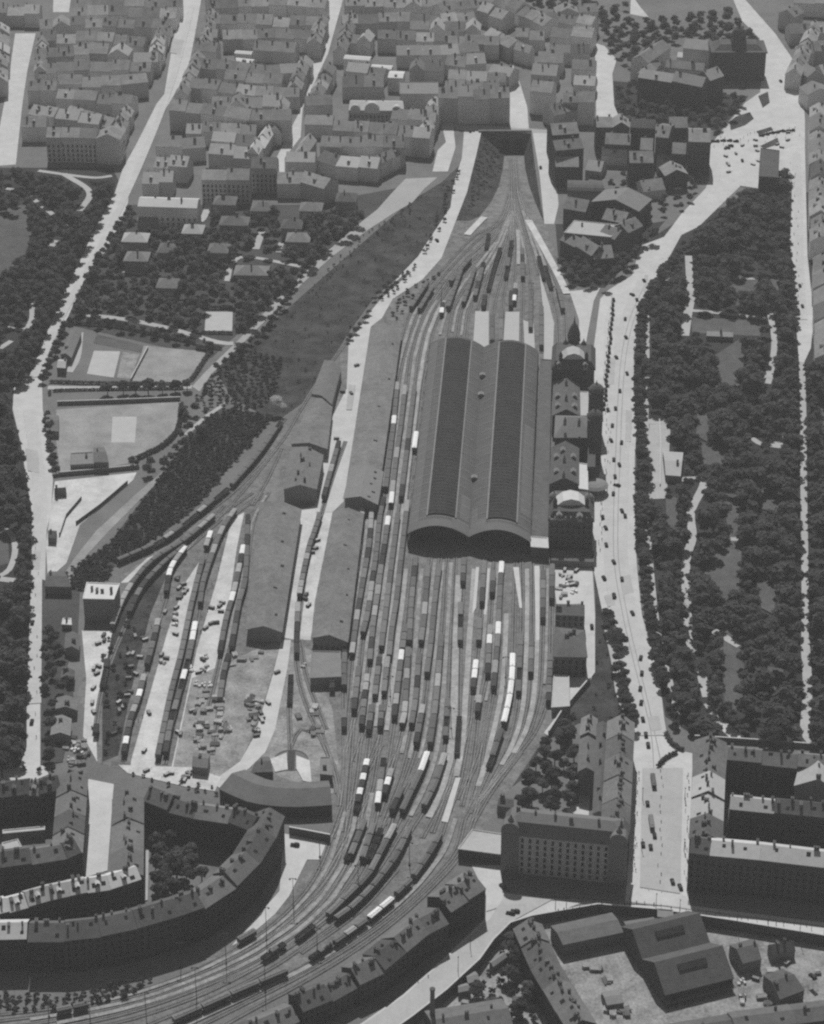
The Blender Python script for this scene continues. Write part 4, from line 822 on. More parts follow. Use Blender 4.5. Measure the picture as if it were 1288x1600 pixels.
# freight yard below the retaining wall
z = YARD_Z
row([(803,1452),(830,1512),(888,1612)], 'long row slanting down through the freight yard', 13, 14, 15, 4, tones=['roof_slate','roof_dark','roof_slate','roof_tile'], z0=z, chim=4, win=3)
block([(879,1476),(974,1456),(957,1427),(861,1448)], 'long low shed under the retaining wall', 7, 1.6, z0=z, name='shed', cat='shed', mr='roof_slate', chim=0)
block([(979,1456),(1027,1446),(1022,1434),(975,1441)], 'short low shed under the retaining wall', 4.5, 1.2, z0=z, name='shed', cat='shed', mr='roof_slate', chim=0)
block([(1028,1433),(1052,1436),(1051,1423),(1028,1421)], 'grey kiosk on the street above the freight yard', 3.4, .6, name='kiosk', cat='kiosk', mr='roof_felt', roof='flat', chim=0)
h = 7
A, B = U2((1038,1552),z+h), U2((1146,1525),z+h); n = perp((B-A).normalized())*24; c = (A+B)/2 + n
T = thing('freight_warehouse', 'big warehouse with two parallel dark gabled roofs in the freight yard', 'warehouse', (c.x, c.y, z))
for k in range(2):
    o = n*k*1.003
    Q = quadhouse(A+o, B+o, B+n+o, A+n+o, h, 8, 'bay', 'bay', 'bay', mw='wall_dark', mr='roof_dark', z0=z, chim=0, win=1 if k == 0 else 0, wsp=5, ov=1.0 if k == 0 else .05, wmesh=WIN)
    merge_into(T, Q)
    e = (B-A).normalized(); az = math.atan2(e.y, e.x); p = (A+B)/2 + n*.32 + o - c
    b = MB(); b.box(-7,7,-1.6,1.6,-.3,.6); d = ob('skylight', b.mesh('skylight', 'skylight'), T, (p.x, p.y, h + 8*.64 + .3)); d.rotation_euler = (math.atan2(8,12), 0, az)
b = MB(); b.box(-17,17,-3.2,0,2.9,3.2); [b.cyl((x,-2.8,0),(x,-2.8,2.9),.15,.15,6,1) for x in range(-16,17,4)]; p = (A+B)/2 - c; ob('loading_canopy', b.mesh('loading_canopy','roof_dark','iron'), T, (p.x, p.y, 0), az)
for px, lab, hh, mr in [([(1160,1505),(1190,1498),(1175,1468),(1140,1478)],'gabled house right of the big warehouse',6.5,'roof_slate'), ([(1206,1491),(1243,1484),(1235,1471),(1200,1478)],'small house with a pale yard behind the gabled one',5,'roof_dark'),
   ([(1218,1561),(1257,1546),(1223,1515),(1193,1525)],'dark hipped house at the lower right',6.5,'roof_dark')]:
    block(px, lab, hh, 3, z0=z, mr=mr, chim=2)
row([(1058,1628),(1150,1612),(1245,1599),(1330,1588)], 'low roofs along the bottom right edge', 12, 6, 30, 2.5, tones=['roof_dark','roof_slate'], z0=z, chim=1)
row([(682,1634),(805,1614)], 'house in the hollow at the bottom centre', 22, 10, 60, 5, tones=['roof_slate'], z0=z, chim=3)
for px, lab in [([(731,1536),(750,1531),(744,1519),(727,1523)],'grey-roofed shed below the curving street'), ([(716,1550),(736,1546),(730,1537),(716,1541)],'lower grey-roofed shed below the curving street'), ([(770,1510),(792,1494),(787,1489),(765,1504)],'pale-roofed lean-to in the hollow'), ([(948,1570),(975,1566),(965,1547),(940,1552)],'shed beside the stacked timber')]:
    block(px, lab, 3.5, .8, z0=z, name='shed', cat='shed', mr='roof_felt', chim=0)
p = U(676, 1546, 22); T = thing('factory_chimney', 'slim dark factory chimney at the bottom edge', 'chimney', (p.x, p.y, z))
b = MB(); b.cyl((0,0,0),(0,0,27),1.5,.95,14); ob('shaft', b.mesh('shaft', 'chimney'), T); b = MB(); b.cyl((0,0,26.6),(0,0,27.5),1.25,1.25,14); ob('cap', b.mesh('cap', 'dark_stone'), T)
# ------------------------------------------------------------------ the farthest tenements, past three hundred, are one object
TH_ = sorted([o for o in COL.objects if o.name.split('.')[0] == 'tenement_house'], key=lambda o: o.location.y)[298:]
rr_ = random.Random(77); mb_ = MB(); names_ = []
def mi_of(n):
    if n not in names_: names_.append(n)
    return names_.index(n)
for o in TH_:
    wv, rv = f'haze_wall_{rr_.randrange(4)}', f'far_roof_{rr_.randrange(5)}'
    def eat(q, Mx):
        Mq = Mx @ q.matrix_basis
        if q.data:
            for k in set(p.material_index for p in q.data.polygons):
                n = q.data.materials[k].name; n = wv if n in ('haze_wall', 'city_wall') else rv if n.startswith('far_roof') else n
                mb_.add([Mq @ v.co for v in q.data.vertices], [tuple(p.vertices) for p in q.data.polygons if p.material_index == k], mi_of(n))
        for ch in q.children: eat(ch, Mq)
    eat(o, Matrix.Identity(4))
    for ch in list(o.children_recursive): bpy.data.objects.remove(ch)
    bpy.data.objects.remove(o)
tag(ob('distant_houses', mb_.mesh('distant_houses', *names_)), 'hazy rows of tenements at the far edge of the city', 'houses', None, 'stuff')
# ================================================================== TRACKS
far = []
TR = {
 'T0': [(569,798),(562,855),(552,930),(543,965),(540,1000),(538,1050),(538,1140),(538,1200),(530,1260)],
 'TA': [(797,300),(780,345),(740,370),(700,412),(668,448),(642,487),(632,520),(622,560),(612,605),(602,661),(595,717),(587,776),(582,809),(577,857),(567,917),(559,964),(550,1030),(545,1090),(541,1140),(540,1200),(534,1260)],
 'TB': [(797,310),(783,345),(750,372),(712,410),(680,447),(654,487),(642,520),(630,560),(621,605),(616,661),(609,720),(603,770),(594,814),(588,872),(582,913),(575,964),(567,997),(563,1038),(559,1072),(553,1112),(548,1180),(543,1240),(538,1300)],
 'TC': [(798,320),(786,350),(760,376),(724,410),(692,447),(666,487),(652,520),(641,560),(633,628),(627,667),(620,716),(611,790),(605,848),(596,891),(591,930),(584,977),(578,1033),(571,1083),(565,1139),(558,1200),(548,1270)],
 'TD': [(799,330),(790,352),(768,378),(735,410),(704,447),(678,487),(664,520),(655,560),(648,618),(642,660),(636,710),(627,782),(619,841),(610,905),(603,964),(596,1019),(592,1050),(585,1100),(578,1150),(570,1210)],
 'TE': [(799,335),(792,355),(774,380),(746,410),(716,447),(690,487),(676,520),(668,560),(660,600),(653,660),(647,702),(640,760),(634,818),(626,886),(620,942),(613,987),(608,1033),(601,1072),(597,1125),(590,1180),(582,1230)],
 'TF': [(646,872),(641,915),(637,955),(633,990),(629,1022),(625,1072),(620,1098),(614,1138),(606,1190),(596,1240)],
 'TG': [(651,872),(646,915),(643,950),(641,1005),(638,1060),(633,1113),(626,1150),(617,1190),(606,1230),(592,1275)],
 'TH': [(673,872),(668,908),(663,969),(658,1010),(652,1084),(646,1125),(638,1170),(626,1215),(608,1260)],
 'TI': [(688,872),(685,904),(680,942),(674,1005),(667,1065),(659,1130),(650,1168),(638,1205),(622,1245)],
 'TJ': [(700,872),(697,900),(694,960),(688,1030),(683,1085),(678,1130),(672,1165),(658,1210),(640,1250),(625,1280),(612,1307),(597,1335),(575,1375),(545,1406),(508,1440),(460,1475),(400,1512),(320,1552),(230,1585),(150,1606)],
 'TJ2': [(712,872),(709,930),(706,1000),(703,1080),(700,1140),(694,1190),(680,1232),(660,1270),(640,1302),(622,1340),(605,1365),(585,1390),(568,1408),(550,1425),(522,1445),(480,1475),(420,1515),(330,1560),(230,1602)],
 'TK': [(727,872),(723,930),(719,1000),(718,1080),(717,1140),(713,1185),(704,1225),(690,1265),(676,1302)],
 'TL': [(758,872),(754,942),(749,990),(743,1048),(738,1085),(734,1130),(726,1180),(716,1230),(698,1280)],
 'TM': [(774,872),(769,927),(766,970),(763,1010),(760,1055),(754,1085),(747,1113),(742,1160),(736,1200),(722,1260)],
 'TN': [(784,872),(781,930),(778,990),(775,1036),(771,1076),(765,1110),(757,1150),(750,1200),(738,1250)],
 'TO': [(806,872),(804,950),(802,1030),(800,1062),(797,1090),(793,1112),(787,1136),(779,1160),(770,1187),(758,1215),(742,1250),(726,1280)],
 'TP': [(815,872),(816,940),(815,1000),(812,1060),(809,1105),(800,1150),(785,1185),(764,1225),(744,1258)],
 'TQ': [(832,880),(832,960),(831,1030),(828,1090),(820,1135),(806,1170),(782,1205),(757,1240),(738,1272)],
 'TR': [(849,885),(848,970),(847,1010),(845,1060),(840,1100),(826,1145),(800,1185),(770,1225),(748,1255)],
 'TS': [(863,885),(862,940),(860,1040),(856,1090),(838,1140),(812,1176),(780,1214),(752,1250)],
 'b1': [(534,1260),(520,1300),(506,1340),(482,1385),(442,1430),(390,1470),(310,1514),(210,1550),(100,1573),(-40,1590)],
 'b2': [(548,1270),(541,1305),(528,1352),(495,1400),(450,1445),(390,1487),(310,1525),(210,1560),(100,1582),(-40,1600)],
 'b3': [(570,1210),(562,1290),(548,1345),(512,1405),(465,1450),(395,1497),(310,1535),(210,1570),(100,1592),(20,1605)],
 'b4': [(596,1240),(582,1300),(565,1352),(530,1402),(480,1450),(405,1503),(310,1545),(210,1580),(120,1602)],
 'b7': [(698,1280),(688,1310),(672,1340),(640,1385),(600,1422),(560,1455),(515,1485),(470,1512),(400,1545),(320,1580),(250,1610)],
 'b8': [(726,1280),(712,1330),(680,1370),(640,1410),(590,1450),(530,1490),(460,1530),(380,1570),(310,1605)],
 'b9': [(748,1255),(735,1300),(716,1340),(688,1373),(645,1415),(597,1455),(540,1495),(470,1537),(395,1577),(340,1608)],
 'x1': [(582,1230),(560,1300),(540,1350),(505,1402),(455,1450)], 'x2': [(608,1260),(594,1300),(574,1350),(540,1402),(495,1445)], 'x3': [(622,1245),(606,1300),(584,1350),(552,1395)],
 'f2': [(797,250),(798,300),(794,350),(781,390),(770,430),(761,470),(756,530)], 'f3': [(800,250),(802,330),(799,380),(785,430),(772,480),(769,540)],
 'f3b': [(801,330),(797,400),(786,470),(783,540)], 'f4': [(802,320),(806,380),(804,430),(799,485)], 'f5': [(802,310),(814,370),(817,440),(815,540)],
 'f6': [(804,250),(809,310),(822,360),(838,410),(849,445),(846,500),(846,552)], 'f7': [(806,250),(813,310),(828,360),(846,410),(860,450),(871,500),(873,552)],
 'f8': [(812,310),(836,370),(858,420),(872,455),(882,490),(884,540)], 'f9': [(803,330),(822,390),(829,450),(828,540)],
 'g1': [(796,335),(780,372),(756,410),(728,447),(706,487),(698,535)], 'g2': [(797,340),(784,374),(764,410),(740,447),(720,487),(712,535)], 'g3': [(798,345),(788,378),(770,412),(750,447),(733,487),(727,535)],
 'L0': [(640,425),(590,470),(545,530),(505,585),(470,640),(440,690),(400,735),(352,780),(300,815),(180,885)],
 'L1': [(445,655),(405,715),(362,765),(310,808),(255,850),(182,884)], 'L2': [(440,690),(390,755),(345,805),(290,850),(240,882),(212,912),(192,945),(176,985)],
 'L2b': [(345,812),(300,852),(255,888),(222,925),(202,965),(175,1030),(158,1085),(148,1150)], 'L3': [(395,770),(340,810),(290,860),(267,897),(260,933),(247,977),(239,1014),(230,1047),(217,1097),(204,1134),(193,1190)],
 'L4': [(410,770),(365,805),(328,855),(318,880),(300,950),(284,1027),(267,1094),(246,1195)], 'L4a': [(412,775),(370,802),(345,840),(320,910),(307,977),(297,1027),(284,1077),(267,1150),(258,1195)],
 'L5': [(415,775),(395,810),(381,860),(367,927),(354,974),(344,1027),(325,1110)], 'L6': [(420,770),(396,815),(384,907),(374,950),(364,1007),(351,1054),(344,1100),(332,1180)],
 'L7': [(540,690),(522,740),(508,785),(500,812),(491,840),(484,860),(475,900),(468,937),(465,970),(464,1000),(464,1040),(475,1090),(500,1150),(522,1200),(532,1250)],
 'c1': [(538,1180),(552,1130),(568,1080)], 'c2': [(552,1190),(570,1140),(586,1090)], 'c3': [(572,1200),(598,1130),(612,1070)], 'c4': [(600,1220),(622,1165),(640,1090)], 'c5': [(640,1225),(668,1165),(690,1100)], 'c6': [(690,1250),(716,1190),(736,1120)], 'c7': [(718,1250),(748,1180),(764,1100)], 'c8': [(735,1262),(765,1190),(790,1120)], 'c9': [(520,1310),(560,1235),(596,1165)], 'c10': [(600,1290),(640,1220),(676,1140)], 'c11': [(660,1310),(700,1235),(720,1180)],
 'c12': [(505,1370),(540,1310),(580,1240)], 'c13': [(430,1455),(500,1385),(540,1320)], 'c14': [(330,1512),(430,1458),(500,1400)], 'c15': [(560,1400),(600,1345),(640,1280)], 'c16': [(470,1490),(560,1425),(620,1360)], 'c17': [(300,1560),(420,1500),(500,1440)], 'c18': [(740,1285),(770,1235),(815,1175)],
 'd1': [(792,345),(772,400),(758,450),(745,485)], 'd2': [(800,330),(792,380),(778,430)], 'd3': [(806,320),(818,380),(822,430)], 'd4': [(810,300),(832,370),(842,430)], 'd5': [(780,360),(750,400),(720,450)], 'd6': [(770,365),(720,415),(680,470)], 'e1': [(350,790),(300,850),(270,880)], 'e2': [(440,700),(420,745),(395,790)], 'e3': [(500,1140),(515,1185),(528,1240)], 'e4': [(470,1000),(480,1060),(510,1140)],
 'L9': [(455,1060),(452,1110),(455,1180)], 'L10': [(500,1150),(470,1140),(455,1165)],
}
TL_ = {k: track(v)[1] for k, v in TR.items()}
# light walking strips and platforms between tracks
def mid(a, b, w=1.5, sub=None, t=.5):
    la, lb = TR[a], TR[b]; pts = []
    ys = sorted(set(y for _, y in la) & set(range(0, 1700))) if False else None
    def xat(L, y):
        for (x0, y0), (x1, y1) in zip(L, L[1:]):
            if y0 <= y <= y1 and y1 > y0: return x0 + (x1 - x0) * (y - y0) / (y1 - y0)
        return None
    lo, hi = max(min(p[1] for p in la), min(p[1] for p in lb)), min(max(p[1] for p in la), max(p[1] for p in lb))
    if sub: lo, hi = max(lo, sub[0]), min(hi, sub[1])
    y = lo
    while y <= hi:
        xa, xb = xat(la, y), xat(lb, y)
        if xa is not None and xb is not None: pts.append((xa + (xb - xa) * t, y))
        y += 18
    if len(pts) > 2: strip('yard_path', pts, w, 'cinder' if w < 2.3 else 'bright_cinder', label='pale cinder path between tracks')
for a, b, w, s in [('TA','TB',1.9,(480,1100)),('TB','TC',1.6,(470,1090)),('TC','TD',2.2,(470,1150)),('TD','TE',2.4,(470,1150)),('TE','TF',2.4,(890,1150)),('TG','TH',2.2,(890,1180)),('TH','TI',1.8,(880,1200)),('TI','TJ',1.5,(880,1200)),
    ('TJ','TJ2',2.2,(880,1280)),('TJ2','TK',3.6,(900,1290)),('TK','TL',3.0,(890,1230)),('TL','TM',2.0,(880,1100)),('TM','TN',1.5,(880,1100)),('TN','TO',2.6,(960,1230)),('TP','TQ',2.4,(890,1200)),('TQ','TR',2.6,(890,1180)),('TR','TS',1.5,(890,1080)),
    ('b1','b2',1.7,None),('b2','b3',2.0,None),('b3','b4',2.2,None),('b7','b8',2.2,None),('g1','g2',1.6,None),('g2','g3',1.6,None),('TE','g1',2.0,(380,530)),('L5','L6',1.4,None),('T0','TA',1.6,(800,990)),('f6','f7',1.8,(330,430)),('f5','f9',1.8,(360,430)),('f4','f5',2.4,(360,430)),('f7','f8',2.2,(340,450))]:
    mid(a, b, w, s)
strip('yard_path', [(826,345),(848,385),(872,430),(886,460)], 5, 'yard_pale', label='pale path along the right edge of the tracks')
strip('yard_path', [(757,340),(742,355),(730,368)], 5, 'yard_pale', label='short pale path at the cutting mouth')

# ================================================================== ROLLING STOCK
def bogie(b, L, mi):
    b.box(-1.1,1.1,-L/2+.2,L/2-.2,.85,1.1,mi)
    for y in (-L*.3, L*.3):
        for x in (-.75,.75): b.cyl((x-.07,y,.48),(x+.07,y,.48),.48,.48,10,mi)
    for y in (-L/2,L/2):
        for x in (-.85,.85): b.cyl((x,y-.35,1.0),(x,y+.35,1.0),.16,.16,6,mi)
def arcroof(w, z, r, n=6): return [(w*math.cos(math.pi*k/n), z + r*math.sin(math.pi*k/n)) for k in range(n+1)]
WM = {}
def wm(k):
    if k in WM: return WM[k]
    if k == 'gear': b = MB(); bogie(b, 8.6, 0); r = b.mesh('running_gear', 'iron')
    elif k == 'body':
        b = MB(); b.box(-1.35,1.35,-4.1,4.1,1.1,3.35)
        for s in (-1,1):
            b.box(s*1.35-.05,s*1.35+.05,-.85,.85,1.15,3.2,1); [b.box(s*1.35-.03,s*1.35+.06,y-.06,y+.06,1.1,3.3,1) for y in (-4,-2.7,-1.5,1.5,2.7,4)]
        r = b.mesh('body', 'w_body', 'w_dark')
    elif k.startswith('roof_'):
        b = MB(); b.prism(arcroof(1.5, 3.3, .55), -4.3, 4.3); b.box(-.25,.25,-.25,.25,3.8,4.0); r = b.mesh('roof', {'g':'w_grey','d':'w_dark','l':'w_light','w':'w_white'}[k[5]])
    elif k == 'obody':
        b = MB(); b.box(-1.35,1.35,-4.1,4.1,1.1,1.3); [b.box(s*1.35-.08,s*1.35+.08,-4.1,4.1,1.3,2.55) for s in (-1,1)]; [b.box(-1.28,1.28,s*4.02-.08,s*4.02+.08,1.3,2.55) for s in (-1,1)]
        [b.box(s*1.45-.05,s*1.45+.05,y-.07,y+.07,1.1,2.5) for s in (-1,1) for y in (-3.9,-2,0,2,3.9)]; r = b.mesh('body', 'w_body')
    elif k == 'coal':
        rr = random.Random(5); b = MB(); n = 8; v = []
        for i in range(n+1):
            for j in range(5): v.append((-1.24 + 2.48*j/4, -3.9 + 7.8*i/n, 2.0 + (.55 if 0 < j < 4 and 0 < i < n else 0) + rr.uniform(-.15,.2)))
        b.add(v, [(i*5+j, i*5+j+1, i*5+j+6, i*5+j+5) for i in range(n) for j in range(4)]); r = b.mesh('coal_load', 'coal')
    elif k == 'cbody':
        b = MB(); b.box(-1.4,1.4,-6.2,6.2,1.1,3.5); [b.box(s*1.4-.03,s*1.4+.03,y-.5,y+.5,2.2,3.1,1) for s in (-1,1) for y in (-5.3,-3.8,-2.3,-.8,.8,2.3,3.8,5.3)]; r = b.mesh('body', 'w_body', 'pane')
    elif k.startswith('croof_'):
        b = MB(); b.prism(arcroof(1.52, 3.45, .5), -6.4, 6.4); b.box(-.55,.55,-5.6,5.6,3.8,4.15); [b.box(-.12,.12,y-.12,y+.12,4.15,4.35) for y in (-4,-1.5,1.5,4)]; r = b.mesh('roof', {'p':'w_grey','P':'w_white','q':'w_light'}[k[6]])
    elif k == 'cgear': b = MB(); bogie(b, 12.6, 0); r = b.mesh('running_gear', 'iron')
    WM[k] = r; return r
NW = {}; GQ = []
def wagon(t, p, rz, ly, label, group, now=False):
    if t in 'gdlw' and not now: GQ.append((t, p, rz, ly, label, group)); return
    kind = {'o': ('open_wagon','open wagon'), 'p': ('passenger_coach','railway coach'), 'P': ('passenger_coach','railway coach'), 'q': ('passenger_coach','railway coach')}.get(t, ('goods_wagon','goods wagon'))
    NW[kind[0]] = NW.get(kind[0], 0) + 1
    T = thing(kind[0], label, kind[1], p, rz, group); T.scale = (1, ly, 1)
    if t == 'o': ob('body', wm('obody'), T); ob('coal_load', wm('coal'), T); ob('running_gear', wm('gear'), T)
    elif t in 'pPq': ob('body', wm('cbody'), T); ob('roof', wm('croof_'+t), T); ob('running_gear', wm('cgear'), T)
    else: ob('body', wm('body'), T); ob('roof', wm('roof_'+t), T); ob('running_gear', wm('gear'), T)
TW = {'g':'grey-roofed','d':'dark-roofed','l':'pale-roofed','w':'white-roofed','o':'open coal','p':'grey-roofed','P':'white-roofed','q':'pale-roofed'}
def locomotive(T):
    b = MB(); b.cyl((0,-.5,2.3),(0,5.2,2.3),.85,.8,14); b.cyl((0,5.2,2.3),(0,5.35,2.3),.86,.6,14); b.cyl((0,4.4,3.0),(0,4.4,4.1),.28,.34,10); b.cyl((0,2.4,3.0),(0,2.4,3.6),.42,.3,10)
    ob('boiler', b.mesh('boiler', 'iron'), T)
    b = MB(); b.box(-1.4,1.4,-2.6,-.5,1.2,3.5); [b.box(s*1.4-.03,s*1.4+.03,-1.9,-1.0,2.5,3.2,1) for s in (-1,1)]; ob('cab', b.mesh('cab', 'w_dark', 'pane'), T)
    b = MB(); b.prism(arcroof(1.5,3.5,.4), -2.9, -.3); ob('cab_roof', b.mesh('cab_roof', 'w_grey'), T)
    b = MB(); b.box(-1.35,1.35,-8.2,-3.0,1.1,2.7); b.box(-1.1,1.1,-7.9,-3.4,2.7,3.1,1); ob('tender', b.mesh('tender', 'iron', 'coal'), T)
    b = MB(); b.box(-1.2,1.2,-8.2,5.6,.9,1.2); b.cyl((-.85,5.6,1.0),(-.85,6.1,1.0),.2,.2); b.cyl((.85,5.6,1.0),(.85,6.1,1.0),.2,.2); ob('frame', b.mesh('frame', 'iron'), T)
    w = MB(); w.cyl((-.08,0,0),(.08,0,0),.75,.75,14); wmsh = w.mesh('wheel', 'iron')
    for y in (-7,-4.5,-.8,1.0,2.8,4.6):
        for x in (-.78,.78): ob('wheel', wmsh, T, (x, y, .75))
def rake(px, tones, desc):
    """wagons standing along a track: pixels and tones both listed from the far end to the near end"""
    L = smooth([Vector((q.x, q.y)) for q in (UT(p) for p in px)], 2.0)
    d = [0]
    for a, b in zip(L, L[1:]): d.append(d[-1] + (b - a).length)
    un = [1.45 if t in 'pPq' else 1.25 if t == 'L' else 1.0 for t in tones]; k = d[-1] / sum(un); pos = 0; items = []
    for t, u in zip(tones, un):
        items.append((t, pos + u*k/2, u*k)); pos += u*k
    def at(s):
        s = max(0, min(d[-1], s))
        for i in range(1, len(d)):
            if d[i] >= s:
                f = (s - d[i-1]) / max(1e-6, d[i] - d[i-1]); return L[i-1].lerp(L[i], f), (L[i] - L[i-1]).normalized()
        return L[-1], (L[-1] - L[-2]).normalized()
    near = [i for i in range(len(items)-1, -1, -1) if items[i][0] not in '-']
    for n, i in enumerate(near):
        t, s, u = items[i]; p, dr = at(s); rz = math.atan2(dr.y, dr.x) - rad(90)
        z = zt(p.y) + .47
        if t == 'L':
            T = thing('locomotive', f'black steam locomotive in the {desc}', 'locomotive', (p.x, p.y, z), rz + rad(180)); locomotive(T); continue
        ln = u - 1.1; base = 12.4 if t in 'pPq' else 8.2
        wd = 'coach' if t in 'pPq' else 'wagon'
        lab = f'{TW[t]} {wd}, {ordn(n+1)} from near end, {desc}' if len(near) > 1 else f'{TW[t]} {wd} standing alone {desc}'
        wagon(t, (p.x, p.y, z), rz, max(.5, min(1.6, ln/base)), lab, desc)
